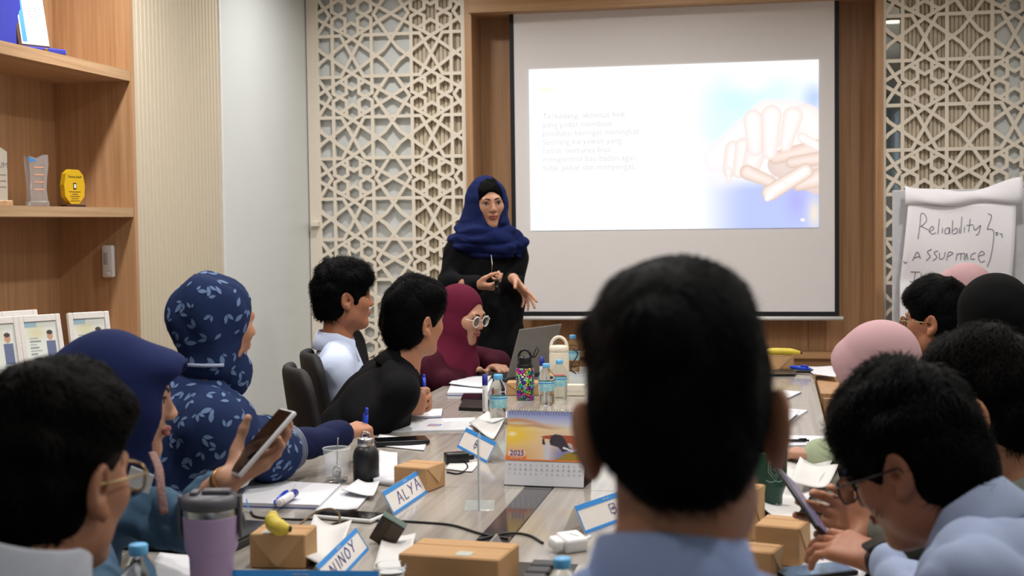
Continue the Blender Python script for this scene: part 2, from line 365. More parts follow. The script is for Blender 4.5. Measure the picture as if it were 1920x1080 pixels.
# the projected slide (light on the screen)
def cap2(U, V, a, b, ra, rb):
    ax, ay = a; bx, by = b; dx, dy = bx-ax, by-ay; h = np.clip(((U-ax)*dx+(V-ay)*dy)/(dx*dx+dy*dy), 0, 1)
    return np.hypot(U-ax-h*dx, V-ay-h*dy)-(ra+(rb-ra)*h)
def over(C, col, a): return C*(1-a[:, None])+np.array(col)*a[:, None]
def ss(x, a, b): t = np.clip((x-a)/(b-a), 0, 1); return t*t*(3-2*t)
def slide(U, V):
    X = U*1790*.942+35; Y = (1-V)*950+85        # crop-like coordinates 35..1715, 60..1010
    X = 35+U*1680; Y = 65+(1-V)*945
    C = np.ones((len(U), 3))*np.array([.998, 1, 1])
    def blob(cx, cy, rx, ry, col, s=1.): nonlocal C; C = over(C, col, s*np.exp(-((X-cx)/rx)**2-((Y-cy)/ry)**2))
    blob(1250, 280, 190, 160, (.80, .99, 1.0), .9); blob(1180, 450, 160, 140, (.86, 1, 1), .8); blob(1460, 230, 160, 90, (.84, .96, 1.), .8)
    blob(1690, 280, 70, 80, (.72, .80, .97), .9); blob(1330, 170, 120, 60, (1, 1, 1), .9); blob(100, 930, 200, 120, (.93, .98, 1), .8)
    a = ss(X, 960, 1330)*ss(Y, 690, 800); C = over(C, (.72, .77, .97), a*.95); blob(1590, 860, 60, 90, (.70, .68, .98), .7)
    blob(1690, 930, 40, 90, (.95, .90, .82), .9)
    def finger(a, b, ra, rb, col, edge, soft=7):
        nonlocal C
        d = cap2(X, Y, a, b, ra, rb)
        a_ = 1-ss(d, -1, max(3, soft*.55)); t = np.sqrt(np.clip(-d/(.85*max(ra, 1)), 0, 1)); cc = np.array(edge)+(np.array(col)-np.array(edge))*t[:, None]
        C = C*(1-a_[:, None])+cc*a_[:, None]
    sk, ed, ed2 = (.995, .965, .95), (.93, .855, .83), (.86, .74, .67)
    blob(1160, 650, 120, 90, (.95, .93, .96), .8); blob(1120, 720, 120, 60, (.93, .93, .98), .7)
    finger((1130, 610), (1300, 450), 60, 60, (.985, .965, .97), (.95, .925, .94), 40)
    finger((1235, 560), (1210, 680), 48, 34, (.995, .965, .965), ed, 14); finger((1205, 680), (1205, 740), 18, 10, (.99, .96, .95), ed, 10); finger((1290, 540), (1262, 690), 44, 30, sk, ed, 12)
    finger((1715, 700), (1500, 650), 120, 70, (.93, .86, .83), (.88, .80, .78), 16)
    finger((1440, 410), (1580, 430), 125, 130, (1, .985, .975), (.965, .92, .915), 22); finger((1640, 400), (1720, 470), 85, 95, (.995, .965, .95), (.95, .90, .89), 14)
    finger((1370, 540), (1325, 690), 62, 46, sk, ed, 10); finger((1310, 690), (1440, 745), 40, 32, (.975, .92, .895), ed2, 8)
    finger((1700, 560), (1470, 612), 46, 34, (.97, .905, .87), ed2, 8); finger((1715, 620), (1560, 640), 36, 30, (.965, .90, .87), ed2, 8); finger((1715, 730), (1600, 775), 52, 26, (.97, .92, .895), ed2, 8)
    finger((1620, 500), (1715, 555), 24, 26, (1, .975, .96), ed, 8); finger((1640, 690), (1440, 810), 42, 44, (1, .975, .96), ed2, 8); finger((1445, 815), (1425, 842), 26, 15, (1, .99, .98), (.96, .90, .87), 6)
    finger((1570, 380), (1528, 545), 54, 34, (1, .98, .97), ed, 9); finger((1450, 370), (1440, 580), 56, 40, (1, .988, .978), ed, 9); finger((1345, 390), (1356, 555), 52, 42, (1, .985, .975), ed, 9)
    for (x, y, r, l) in ((1357, 552, 26, 36), (1442, 575, 26, 36), (1527, 532, 23, 30)): finger((x, y-l+14), (x, y+l-20), r-5, r-8, (1, .995, .99), (.955, .89, .885), 5)
    for (x, y) in ((1310, 665), (1318, 680), (1500, 745), (1520, 755)): finger((x, y), (x+22, y+6), 1.5, 1.5, (.93, .87, .85), (.95, .90, .88), 5)
    C = over(C, (1, .985, .92), ((X > 101) & (X < 195) & (Y > 178) & (Y < 196)).astype(float))
    C = over(C, (.975, .95, .86), ((X > 101) & (X < 195) & (Y > 180) & (Y < 194)).astype(float))
    return C
sl0, sl1, sl2, sl3 = aty(992, 131, 7.494), aty(1535, 111, 7.494), aty(1535, 425, 7.494), aty(995, 434, 7.494)
slx0, slx1, slz0, slz1 = sl3[0], sl1[0], (sl2[2]+sl3[2])/2, (sl0[2]+sl1[2])/2
picture('projected_slide', (slx0, -.006, slz0), (slx1-slx0, 0, 0), (0, 0, slz1-slz0), 330, 186, slide, colmat('slide_light', .9, emit=1.12), ps)
M_STX = mat('slide_text_grey', (192, 196, 199), .9, emit=.55, var=0)
lines = ['Terkadang, aktivitas fisik', 'yang padat membuat', 'produksi keringat meningkat.', 'Seorang karyawan yang', 'hebat, tentunya bisa', 'mengontrol bau badan agar', 'tidak pekat dan menyengat.']
MF = Matrix(((1, 0, 0, 0), (0, 0, -1, 0), (0, 1, 0, 0), (0, 0, 0, 1)))     # text upright, facing -Y
sw_, sh_ = slx1-slx0, slz1-slz0
for i, t in enumerate(lines):
    text('slide_text', t, .0475, Matrix.Translation((slx0+sw_*.047, -.0085, slz1-sh_*(.293+.0533*i))) @ MF, M_STX, ps, 'LEFT')
text('slide_number', '78', .022, Matrix.Translation((slx1-sw_*.055, -.0085, slz0+sh_*.045)) @ MF, mat('slide_number_white', (255, 255, 255), .9, emit=1.2, var=0), ps)
# ------------------------------------------------------------------ bookcase niche
bc = empty('bookcase', (XL, SHY0, 0), 0, 'built-in oak bookcase with open shelves of awards and photo frames', 'bookcase')
def bcp(name, m, x0, x1, y0, y1, z0, z1): return MB().box(*span(x0-XL, x1-XL, y0-SHY0, y1-SHY0, z0, z1)).build(name, m, bc)
bcp('back_panel', M_OAK, SHX-.02, SHX, SHY0, SHY1, 0, CEIL)
bcp('side_panel', M_OAK, SHX, XL, SHY1, SHY1+.025, 0, CEIL); bcp('side_panel', M_OAK, SHX, XL, SHY0-.025, SHY0, 0, CEIL)
for z0, z1 in ((2.033, 2.078), (1.464, 1.503), (.885, .925), (.40, .44), (.0, .08)): bcp('shelf', M_OAKH, SHX, XL, SHY0, SHY1, z0, z1)
# ------------------------------------------------------------------ organic surfaces: smooth solids -> one continuous mesh
def nrm(v): v = np.asarray(v, float); return v/np.linalg.norm(v)
class Sdf:
    def __init__(s): s.P = []; s.noise = None; s.namp = 0
    def _a(s, fn, lo, hi, k, op): s.P.append((fn, np.array(lo), np.array(hi), k, op)); return s
    def cap(s, a, b, ra, rb=None, k=.02, op=1):
        a = np.array(a, float); b = np.array(b, float); rb = ra if rb is None else rb; ba = b-a; L = max(1e-9, ba@ba)
        def fn(p):
            q = p-a; h = np.clip(q@ba/L, 0, 1); q = q-h[:, None]*ba
            return np.sqrt((q*q).sum(1))-(ra+(rb-ra)*h)
        r = max(ra, rb); return s._a(fn, np.minimum(a, b)-r, np.maximum(a, b)+r, k, op)
    def ell(s, c, r, R=None, k=.02, op=1):
        c = np.array(c, float); r = np.array(r, float); R = np.eye(3) if R is None else R
        def fn(p):
            q = (p-c)@R; k0 = np.sqrt(((q/r)**2).sum(1)); k1 = np.sqrt(((q/r**2)**2).sum(1))+1e-9
            return k0*(k0-1)/k1
        e = np.sqrt(((R*r)**2).sum(1)); return s._a(fn, c-e, c+e, k, op)
    def plane(s, p0, n, k=.006):                  # remove everything on the side n points to
        p0 = np.array(p0, float); n = nrm(n)
        return s._a(lambda p: -((p-p0)@n), np.full(3, -9.), np.full(3, 9.), k, -1)
    def eval(s, p, sel=None):
        d = np.full(len(p), 1.0)
        for i, (fn, lo, hi, k, op) in enumerate(s.P):
            if sel is not None and not sel[i]: continue
            e = fn(p)
            if op > 0:
                h = np.clip(.5+.5*(e-d)/k, 0, 1); d = e+(d-e)*h-k*h*(1-h)
            else:
                e = -e; h = np.clip(.5-.5*(e-d)/k, 0, 1); d = e+(d-e)*h+k*h*(1-h)
        return d
    def mesh(s, res, B=14):
        U = [q for q in s.P if q[4] > 0]
        lo = np.min([q[1] for q in U], 0)-2.5*res-.012; hi = np.max([q[2] for q in U], 0)+2.5*res+.012
        nb = np.ceil((hi-lo)/res/B).astype(int); n = nb*B
        G = np.full(n, 1., np.float32)
        ii = np.stack(np.meshgrid(*[np.arange(q) for q in nb], indexing='ij'), -1).reshape(-1, 3)
        cc = lo+(ii+.5)*B*res-.5*res; Rb = B*res*.87
        Dp = np.stack([q[0](cc) for q in s.P], 0)
        dc = s.eval(cc)
        act = np.abs(dc) < Rb*1.35+s.namp+.01
        loc = np.stack(np.meshgrid(*[np.arange(B)]*3, indexing='ij'), -1).reshape(-1, 3)
        for b in np.nonzero(~act & (dc < 0))[0]:
            i, j, k = ii[b]*B; G[i:i+B, j:j+B, k:k+B] = -1
        for b in np.nonzero(act)[0]:
            sel = Dp[:, b] < Rb*1.9+.06
            pts = lo+(ii[b]*B+loc)*res
            d = s.eval(pts, sel)
            if s.noise is not None: d = d+s.noise(pts)
            i, j, k = ii[b]*B; G[i:i+B, j:j+B, k:k+B] = d.reshape(B, B, B)
        return snets(G, lo, res)
def snets(G, lo, res):
    s = G < 0; c = np.zeros(np.array(G.shape)-1, np.uint8)
    for a in (0, 1):
        for b in (0, 1):
            for d in (0, 1): c += s[a:a+c.shape[0], b:b+c.shape[1], d:d+c.shape[2]]
    act = (c > 0) & (c < 8); idx = np.argwhere(act); ID = np.full(c.shape, -1, np.int32); ID[act] = np.arange(len(idx))
    cor = [(a, b, d) for a in (0, 1) for b in (0, 1) for d in (0, 1)]
    val = {q: G[idx[:, 0]+q[0], idx[:, 1]+q[1], idx[:, 2]+q[2]] for q in cor}
    acc = np.zeros((len(idx), 3)); cnt = np.zeros(len(idx))
    for q in cor:
        for ax in range(3):
            if q[ax] == 0:
                w_ = list(q); w_[ax] = 1; w_ = tuple(w_); d0, d1 = val[q], val[w_]; x = (d0 < 0) != (d1 < 0)
                t = np.where(x, d0/np.where(x, d0-d1, 1), 0); p = np.array(q, float)[None, :].repeat(len(idx), 0); p[:, ax] += t
                acc += p*x[:, None]; cnt += x
    V = lo+(idx+acc/cnt[:, None])*res; Q = []
    for ax in range(3):
        sl0 = [slice(1, None)]*3; sl1 = [slice(1, None)]*3; sl0[ax] = slice(0, -1); sl1[ax] = slice(1, None)
        a = s[tuple(sl0)]; b = s[tuple(sl1)]; e = np.argwhere(a != b); fl = a[a != b]
        off = np.ones(3, int); off[ax] = 0; e = e+off
        u, v = [(1, 2), (2, 0), (0, 1)][ax]; du = np.zeros(3, int); du[u] = 1; dv = np.zeros(3, int); dv[v] = 1
        ok = np.all(e < np.array(ID.shape), 1); e = e[ok]; fl = fl[ok]
        g = lambda q: ID[q[:, 0], q[:, 1], q[:, 2]]
        f = np.stack([g(e-du-dv), g(e-dv), g(e), g(e-du)], 1); f[~fl] = f[~fl][:, ::-1]
        Q.append(f[np.all(f >= 0, 1)])
    return V, np.concatenate(Q)
def folds(seed, amp, freq, stretch=(1, 1, 1)):
    r = np.random.RandomState(seed); W = [(nrm(r.randn(3))*freq*(.6+.9*r.rand())*np.array(stretch), r.rand()*6, nrm(r.randn(3))*freq*.5, r.rand()*6) for _ in range(5)]
    def fn(p):
        o = 0
        for i, (a, ph, b, p2) in enumerate(W):
            q = p@a+ph+1.6*np.sin(p@b+p2); o = o+(np.sin(q) if i < 2 else 1.25-2.4*np.abs(np.sin(q*.5))**.8)
        return o*amp/2.4
    return fn
def sdfobj(name, sd, res, m, parent, base):
    V, Q = sd.mesh(res); return fastmesh(name, V-np.array(base), Q, m, parent, True)
def rot(yaw, pitch=0, roll=0):
    y, p, r = map(math.radians, (yaw, pitch, roll))
    f = np.array([math.sin(y)*math.cos(p), math.cos(y)*math.cos(p), math.sin(p)]); x = np.array([math.cos(y), -math.sin(y), 0.]); u = np.cross(x, f)
    x2 = x*math.cos(r)-u*math.sin(r); u2 = u*math.cos(r)+x*math.sin(r)      # roll>0 tips the right ear down
    return np.stack([x2, f, u2], 1)
def head_sdf(sd, H, R, fem=False, ears=True, neck=None, s=1., es=1., jx=.046):
    T = lambda x, y, z: H+R@(np.array([x, y, z])*s)
    E = lambda c, r, k, op=1, Rl=None: sd.ell(T(*c), np.array(r)*s, R if Rl is None else R@Rl, k, op)
    if neck is not None: sd.cap(T(0, -.025, -.06), neck, .050*s if fem else .053*s, .052 if fem else .055, .03)
    E((0, -.012, .03), (.075, .095, .09), .02)
    E((0, .028, -.035), (.057 if fem else .06-(.046-jx), .064, .083), .04)
    E((0, .066, -.100), (.024 if fem else .03, .022, .018), .03)
    for q in (-1, 1):
        E((q*jx, .012, -.068), (.02, .03, .025), .03); E((q*.042, .060, -.020), (.017, .017, .017), .035)
        E((q*.032, .103, .004), (.018, .015, .0115), .012, -1)
        E((q*.0095, .099, -.030), (.0075, .009, .0065), .006)
        if ears:
            Re = rot(q*-18, 0, q*8)
            E((q*(.080+.007*(es-1)*10), -.010, -.004), (.010*es, .021*es, .034*es), .006, 1, Re); E((q*(.0925+.007*(es-1)*10), -.008, .003), (.0130, .0135, .0225), .003, -1, Re)
            E((q*.081, -.001, -.033), (.007, .009, .011), .008); E((q*.082, .001, -.006), (.014, .0065, .008), .004, -1); E((q*.0815, -.014, .004), (.0045, .004, .014), .005)
    sd.cap(T(0, .088, .014), T(0, .106, -.024), .0062*s, .0098*s, .014)
    sd.cap(T(-.034, .083, .022), T(.034, .083, .022), .010*s, .010*s, .02)
    E((0, .090, -.054), (.021, .011, .006), .008); E((0, .088, -.064), (.019, .011, .007), .008)
    return T
HANDS = {'relax': [(18, 25, 15), (22, 28, 18), (26, 32, 20), (30, 35, 22)], 'flat': [(5, 10, 6), (6, 10, 6), (8, 12, 8), (10, 14, 8)],
         'type': [(20, 35, 20), (18, 35, 20), (20, 38, 22), (24, 40, 24)], 'grip': [(35, 45, 30), (40, 50, 35), (45, 55, 35), (50, 55, 35)],
         'fist': [(65, 85, 50), (70, 85, 55), (72, 85, 55), (75, 85, 55)], 'pen': [(45, 40, 20), (50, 50, 30), (60, 65, 40), (65, 70, 40)], 'open': [(-5, 8, 5), (4, 10, 6), (14, 18, 10), (24, 22, 14)]}
def hand_sdf(sd, wr, f, n, side, pose='relax', s=1., thumb=(.55, .75, .3), tcurl=25, spread=5):
    f = nrm(f); n = np.array(n, float); n = nrm(n-f*(n@f)); t = np.cross(f, n)*(1 if side == 'R' else -1); wr = np.array(wr, float)
    P = HANDS[pose] if isinstance(pose, str) else pose; tips = []
    offs = (.030, .0098, -.0105, -.029); kl = (.086, .090, .085, .077); ph = ((.042, .026, .020), (.046, .029, .021), (.042, .027, .021), (.033, .021, .018))
    def rt(v, ax, a): a = math.radians(a); return v*math.cos(a)+np.cross(ax, v)*math.sin(a)+ax*(ax@v)*(1-math.cos(a))
    for i in range(4):
        kn = wr+(f*kl[i]+t*offs[i]-n*.002)*s
        sd.cap(wr+t*offs[i]*.55*s, kn, .0145*s, .0112*s, .014)
        d = rt(f, n, (1 if side == 'R' else -1)*spread*(1.2-i*.8)*-1 if False else 0); d = nrm(f+t*math.tan(math.radians(spread))*(1.5-i)*.8)
        ax = np.cross(d, n); p = kn; a = 0
        for j in range(3):
            a += P[i][j]; dd = rt(d, nrm(ax), a); q = p+dd*ph[i][j]*s; r0 = (.0092, .0083, .0076, .0068)[j]*s*(.9 if i == 3 else 1); r1 = (.0083, .0076, .0068)[j]*s*(.9 if i == 3 else 1)
            sd.cap(p, q, r0, r1, .0035 if j else .008); p = q
        tips.append(p)
    b = wr+(f*.022+t*.024+n*.006)*s; d = nrm(f*thumb[0]+t*thumb[1]+n*thumb[2]); ax = nrm(np.cross(d, f*.6-t*.5+n*.5)); p = b
    sd.cap(wr+(f*.03+t*.008)*s, b+d*.03*s, .016*s, .0135*s, .014)
    for j, l in enumerate((.044, .033, .026)):
        dd = rt(d, ax, tcurl*j); q = p+dd*l*s; sd.cap(p, q, (.0125, .0105, .0093)[j]*s, (.0105, .0093, .0078)[j]*s, .006); p = q
    tips.append(p)
    return dict(tips=tips, f=f, n=n, t=t, palm=wr+(f*.06+n*.014)*s)
def strands(hair, H, R, n, L, m, parent, base, seed=1, crown=(0, -.045, .13), lift=.003, wid=.0011, swirl=0, wild=.35):
    me = hair.data; nv = len(me.vertices); co = np.empty(nv*3, np.float32); me.vertices.foreach_get('co', co); co = co.reshape(-1, 3)+np.array(base)
    no = np.empty(nv*3, np.float32); me.vertices.foreach_get('normal', no); no = no.reshape(-1, 3)
    r = np.random.RandomState(seed); i = r.randint(0, nv, n); p = co[i].astype(float); N = no[i].astype(float)
    lp = (p-H)@R; ok = ~((np.abs(lp[:, 0]) > .055) & (lp[:, 1] > -.045) & (lp[:, 1] < .05) & (lp[:, 2] < .045)); p, N = p[ok], N[ok]; n = len(p)
    c = H+R@np.array(crown)
    d = p-c; d = d+np.cross(N, d)*swirl; d = d/(np.linalg.norm(d, axis=1)[:, None]+1e-6)+r.randn(n, 3)*wild; d -= N*(d*N).sum(1)[:, None]; d /= np.linalg.norm(d, axis=1)[:, None]+1e-9
    l = L*(.5+r.rand(n)); side = np.cross(N, d); V = []; p0 = p-N*.004; seg = 4
    for j in range(seg):
        t = j/(seg-1); q = p0+d*(l*t)[:, None]+N*(lift*4*t*(1-t*.8)+.0035)[..., None] if np.isscalar(t) is False else p0+d*(l*t)[:, None]+N*(lift*3*t*(1-t*.75)+.0045*min(1, t*3))-N*((l*t)**2/.2)[:, None]
        w_ = wid*(1-t*.85); V.append(q-side*w_); V.append(q+side*w_)
    V = np.stack(V, 1); k = np.arange(n)*2*seg; Q = []
    for j in range(seg-1): Q.append(np.stack([k+2*j, k+2*j+1, k+2*j+3, k+2*j+2], 1))
    o = fastmesh('hair_strands', V.reshape(-1, 3)-np.array(base), np.concatenate(Q), m, parent, True); o['kind'] = 'stuff'; return o
M_HAIR = mat('black_hair', (4, 4, 5), .6, var=.3, scale=120, spec=.06)
M_HAIRB = mat('dark_brown_hair', (7, 5, 4), .6, var=.3, scale=120, spec=.06)
M_SKIN = mat('skin', (176, 122, 92), .5, var=.05, scale=25, bump=.06, bscale=400, sss=.12)
M_SKINL = mat('light_skin', (186, 138, 112), .5, var=.04, scale=25, bump=.05, bscale=400, sss=.12)
M_SKIND = mat('tan_skin', (160, 104, 76), .5, var=.05, scale=25, bump=.06, bscale=400, sss=.12)
M_LIP = mat('lips', (150, 76, 70), .4, var=.03); M_BROW = mat('eyebrow', (34, 24, 20), .7); M_EYE = mat('eye_white', (215, 208, 204), .25); M_IRIS = mat('iris', (30, 20, 16), .15)
def cloth(name, col, **k):
    k = dict(dict(rough=.85, var=.06, scale=40, bump=.25, bscale=900, spec=.12), **k); return mat(name, col, **k)
def hair_sdf(H, R, top=.016, side=.010, nape=-.085, front=.062, fr_y=.050, seed=0, s=1., cut=.0, fwd=0, low=(.055, .05, .070), nk=.012):
    sd = Sdf(); T = lambda x, y, z: H+R@(np.array([x, y, z])*s)
    sd.ell(T(0, -.014, .034), (np.array([.076, .097, .091])+np.array([side, side+.003, top]))*s, R, .02)
    sd.ell(T(0, .028+fwd, .082), (np.array([.062, .062, .044])+top*.5)*s, R, .03)
    sd.ell(T(0, -.052, -.026), (np.array(low)+side)*s, R, .03)
    sd.ell(T(0, .128, -.060+front-.062), np.array([.092, .080, .120])*s, R, .012, -1)          # face
    sd.plane(T(0, -.03, nape), R@np.array([0, .25, -1]), nk)
    for q in (-1, 1):
        sd.ell(T(q*.090, .002, -.018), np.array([.030, .030, .046])*s, R, .010, -1)
        sd.ell(T(q*.080, .040, -.075), np.array([.04, .062, .055])*s, R, .015, -1)
    sd.noise = folds(seed, .0035, 75); sd.namp = .005
    return sd
def glasses(parent, base, H, R, m, rim='round', lens=True, s=1., tl=1):
    T = lambda x, y, z: H+R@(np.array([x, y-.008, z])*s)-np.array(base)
    g = MB()
    for q in (-1, 1):
        if rim == 'round': pts = [T(q*.034+.0235*math.cos(a), .114-.004*abs(math.cos(a)), -.002+.0225*math.sin(a)) for a in np.linspace(0, 2*math.pi, 28, endpoint=False)]
        else: pts = [T(q*.034+.026*math.copysign(abs(math.cos(a))**.6, math.cos(a)), .114-.003*abs(math.cos(a)), -.003+.0185*math.copysign(abs(math.sin(a))**.6, math.sin(a))) for a in np.linspace(0, 2*math.pi, 28, endpoint=False)]
        g.tube(pts, .0026 if rim == 'round' else .0019, 6, closed=True)
        g.tube([T(q*.060, .112, .006), T(q*.072, .10, .006)]+([T(q*.082, .035, .004), T(q*.0815, -.004, .004), T(q*.079, -.020, -.018)] if tl else [T(q*.073, .075, .005)]), .0018, 6)
    g.tube([T(-.011, .112, .003), T(0, .116, .006), T(.011, .112, .003)], .0016, 6)
    o = g.build('glasses', m, parent, True)
    if lens:
        for q in (-1, 1):
            b = MB(); b.prism([(q*.034+.0228*math.cos(a), -.002+.0215*math.sin(a)) for a in np.linspace(0, 2*math.pi, 24, endpoint=False)], .1120, .1128)
            b.V = [tuple(T(v[0], v[2], v[1])) for v in b.V]; b.build('lens', M_GLASS, o)
    return o
def face_parts(parent, base, H, R, brows=True, s=1., lips=M_LIP):
    T = lambda x, y, z: H+R@(np.array([x, y, z])*s)-np.array(base)
    for q in (-1, 1):
        e = MB().lathe([(.0001, -.0115), (.006, -.0098), (.0098, -.006), (.0115, 0), (.0098, .006), (.006, .0098), (.0001, .0115)], n=14)
        e.V = [tuple(T(v[0]+q*.0315, v[1]+.0805, v[2]+.004)) for v in e.V]; eo = e.build('eye', M_EYE, parent, True)
        i = MB().lathe([(.0058, 0), (.0050, .0016), (.002, .0024), (.0002, .0025)], n=14)
        i.V = [tuple(T(v[0]+q*.0315, .0905+v[2], v[1]+.0035)) for v in i.V]; i.build('iris', M_IRIS, eo, True)
        MB().tube([T(q*.020, .0935, .006), T(q*.026, .0945, .0105), (T(q*.033, .0935, .0115)), T(q*.040, .0895, .009), T(q*.045, .085, .005)], .0016, 6).build('eyelid', M_BROW, parent, True)
        if brows: MB().tube([T(q*.012, .0975, .021), T(q*.022, .0965, .026), T(q*.034, .0915, .0275), T(q*.046, .0825, .023)], .0030, 6, flat=1.4, r2=.0016).build('eyebrow', M_BROW, parent, True)
    b = MB()
    b.tube([T(-.021, .0905, -.0575), T(-.010, .0995, -.0535), T(0, .1015, -.055), T(.010, .0995, -.0535), T(.021, .0905, -.0575)], .0040, 8, flat=.9)
    b.tube([T(-.019, .0905, -.059), T(-.009, .0980, -.0640), T(0, .0995, -.0650), T(.009, .0980, -.0640), T(.019, .0905, -.059)], .0046, 8, flat=.9)
    b.build('lips', lips, parent, True)
def collar(parent, base, N, up, fwd, m, r=.066, ry=.070, h=.040, gap=32, drop=.032, fall=.05):
    up = nrm(up); fwd = nrm(np.array(fwd)-up*(np.array(fwd)@up)); rt_ = np.cross(fwd, up)
    prof = [(0, -.03), (-.002, h*.4), (-.001, h*.92), (.0025, h), (.007, h*.92), (.014, h*.3), (fall*.5, -drop*.75), (fall*.5-.003, -drop*.85), (.009, h*.2), (.004, h*.5), (.003, -.03)]
    b = MB(); na = 40; V = []; nP = len(prof)
    for i in range(na+1):
        a = math.radians(gap+(360-2*gap)*i/na); fr = max(0, math.cos(a)); e = fr**3
        for j, (dr, z) in enumerate(prof):
            rr = (r+dr*(1+.6*e), ry+dr*(1+.5*e)); zz = z-.03*fr-(.03*e if 5 <= j <= 8 else 0)
            V.append(N+rt_*math.sin(a)*rr[0]+fwd*math.cos(a)*rr[1]+up*zz-np.array(base))
    Fc = [(i*nP+j, i*nP+(j+1) % nP, (i+1)*nP+(j+1) % nP, (i+1)*nP+j) for i in range(na) for j in range(nP)]
    Fc += [tuple(range(nP)), tuple(na*nP+j for j in range(nP-1, -1, -1))]
    b.add(V, Fc); return b.build('collar', m, parent, True)
# ------------------------------------------------------------------ people
M_TROU = cloth('dark_trousers', (30, 32, 40)); M_SHOE = mat('black_shoe', (18, 17, 17), .4)
PEOPLE = {}
def person(key, label, head, yaw, pitch, roll, pel, tyaw, top, skin, hair=None, hijab=None, arms=None, hands=None, fem=False, rb=.0045, rc=.007, rh=.0045,
           neck=None, shw=None, sleeve=1.0, seed=1, wr_amp=.008, wr_freq=42, stand=False, face=False, hs=1., sk=True, thick=1., cape=None, bare=.0, legs=True, arm_r=1., neckoff=(0, -.035, -.10), ndrop=.055, sh_drop=.075, chest=1., es=1., jx=.046):
    H = np.array(head, float); R = rot(yaw, pitch, roll); Rt0 = rot(tyaw)
    N = H+R@np.array(neckoff)*hs+np.array([0, 0, -ndrop]) if neck is None else np.array(neck, float)
    P = np.array([pel[0], pel[1], .53 if not stand else .92]); up = nrm(N-P); rt_ = Rt0[:, 0]; fwd = nrm(np.cross(up, rt_)); rt_ = np.cross(fwd, up); Rt = np.stack([rt_, fwd, up], 1)
    if shw is None: shw = .148 if fem else .168
    base = np.array([pel[0], pel[1], 0.]); e = empty('person', base, 0, label, 'person')
    sh = {'R': N-up*sh_drop+rt_*shw, 'L': N-up*sh_drop-rt_*shw}
    arms = arms or {}; hands = hands or {}; A = {}
    for q, sg in (('R', 1), ('L', -1)):
        if q in arms: A[q] = [np.array(v, float) for v in arms[q]]
        else:
            el = sh[q]+np.array([0, 0, -.27])+fwd*.04+rt_*sg*.05; A[q] = [el, el+nrm(fwd*.9-rt_*sg*.35+np.array([0, 0, -.12]))*.24]
    # body: one continuous skin surface
    b = Sdf(); T = head_sdf(b, H, R, fem, hijab is None, N, hs, es, jx)
    core = N-up*.18; b.cap(N, core, .05, .045, .03)
    HI = {}
    for q in 'RL':
        el, wr = A[q]; b.cap(core, sh[q], .03, .026, .02); b.cap(sh[q], el, .026, .024, .02); b.cap(el, wr-(wr-el)*.3, .024, .028*arm_r, .012); b.cap(wr-(wr-el)*.3, wr, .028*arm_r, .0245*arm_r, .012)
        sg = 1 if q == 'R' else -1
        hd = hands.get(q) or dict(f=nrm(wr-el), n=(0, 0, -1), pose='relax')
        HI[q] = hand_sdf(b, wr, hd['f'], hd['n'], q, hd.get('pose', 'relax'), hd.get('s', .95 if fem else 1.02), hd.get('thumb', (.55, .75, .3)), hd.get('tcurl', 25), hd.get('spread', 5))
    body = sdfobj('body', b, rb, skin, e, base)
    # clothes
    c = Sdf(); th = thick
    c.ell(N-up*.20+fwd*.005, np.array([.168*th, .112*th*chest, .20]), Rt, .04)
    c.ell(P+up*.14+fwd*.01, np.array([.155*th, .12*th, .20]), Rt, .06)
    if not stand: c.ell(P, np.array([.175*th, .15, .10]), Rt0, .05)
    for q in 'RL':
        sg = 1 if q == 'R' else -1
        c.cap(N-up*.030+rt_*sg*.03, sh[q], .050, .050*arm_r, .05)
        el, wr = A[q]; w2 = el+(wr-el)*(sleeve-bare)
        c.cap(sh[q], el, .056*arm_r*(.9 if fem else 1), .048*arm_r*(.9 if fem else 1), .05); c.cap(el, w2, .048*arm_r*(.9 if fem else 1), .036*arm_r*(.92 if fem else 1), .02)
    if cape: cape(c, N, P, up, fwd, rt_, sh, A, Rt)
    if stand:
        for k_ in range(1): c.cap(P+up*.05, np.array([P[0], P[1], .10]), .17, .24, .08)
    c.cap(T(0, -.025, -.06), N+nrm(T(0, -.025, -.06)-N)*.03-up*.02, .030, .055, .012)
    # neck opening
    if hijab is None: c.cap(N+up*.012+fwd*.01, T(0, .02, -.05), .057, .062, .008, -1)
    c.noise = folds(seed, wr_amp, wr_freq); c.namp = wr_amp*2
    if sleeve < 1.2:
        for q in 'RL':
            el, wr = A[q]; w2 = el+(wr-el)*(sleeve-bare); d = nrm(wr-el)
    sdfobj('shirt' if not stand and not fem else 'dress' if stand else 'blouse', c, rc, top, e, base)
    if hair is not None:
        hk = dict(hair); n_ = hk.pop('n', 2500); L_ = hk.pop('L', .03); hm = hk.pop('mat', M_HAIR); sw = hk.pop('swirl', .2); cr = hk.pop('crown', (0, -.045, .13)); wi = hk.pop('wild', .35); lf = hk.pop('lift', .003); wd = hk.pop('wid', .0011)
        ho = sdfobj('hair', hair_sdf(H, R, seed=seed, s=hs, **hk), rh, hm, e, base)
        strands(ho, H, R, n_, L_, hm, e, base, seed, tuple(np.array(cr)*hs), lift=lf, swirl=sw, wild=wi, wid=wd)
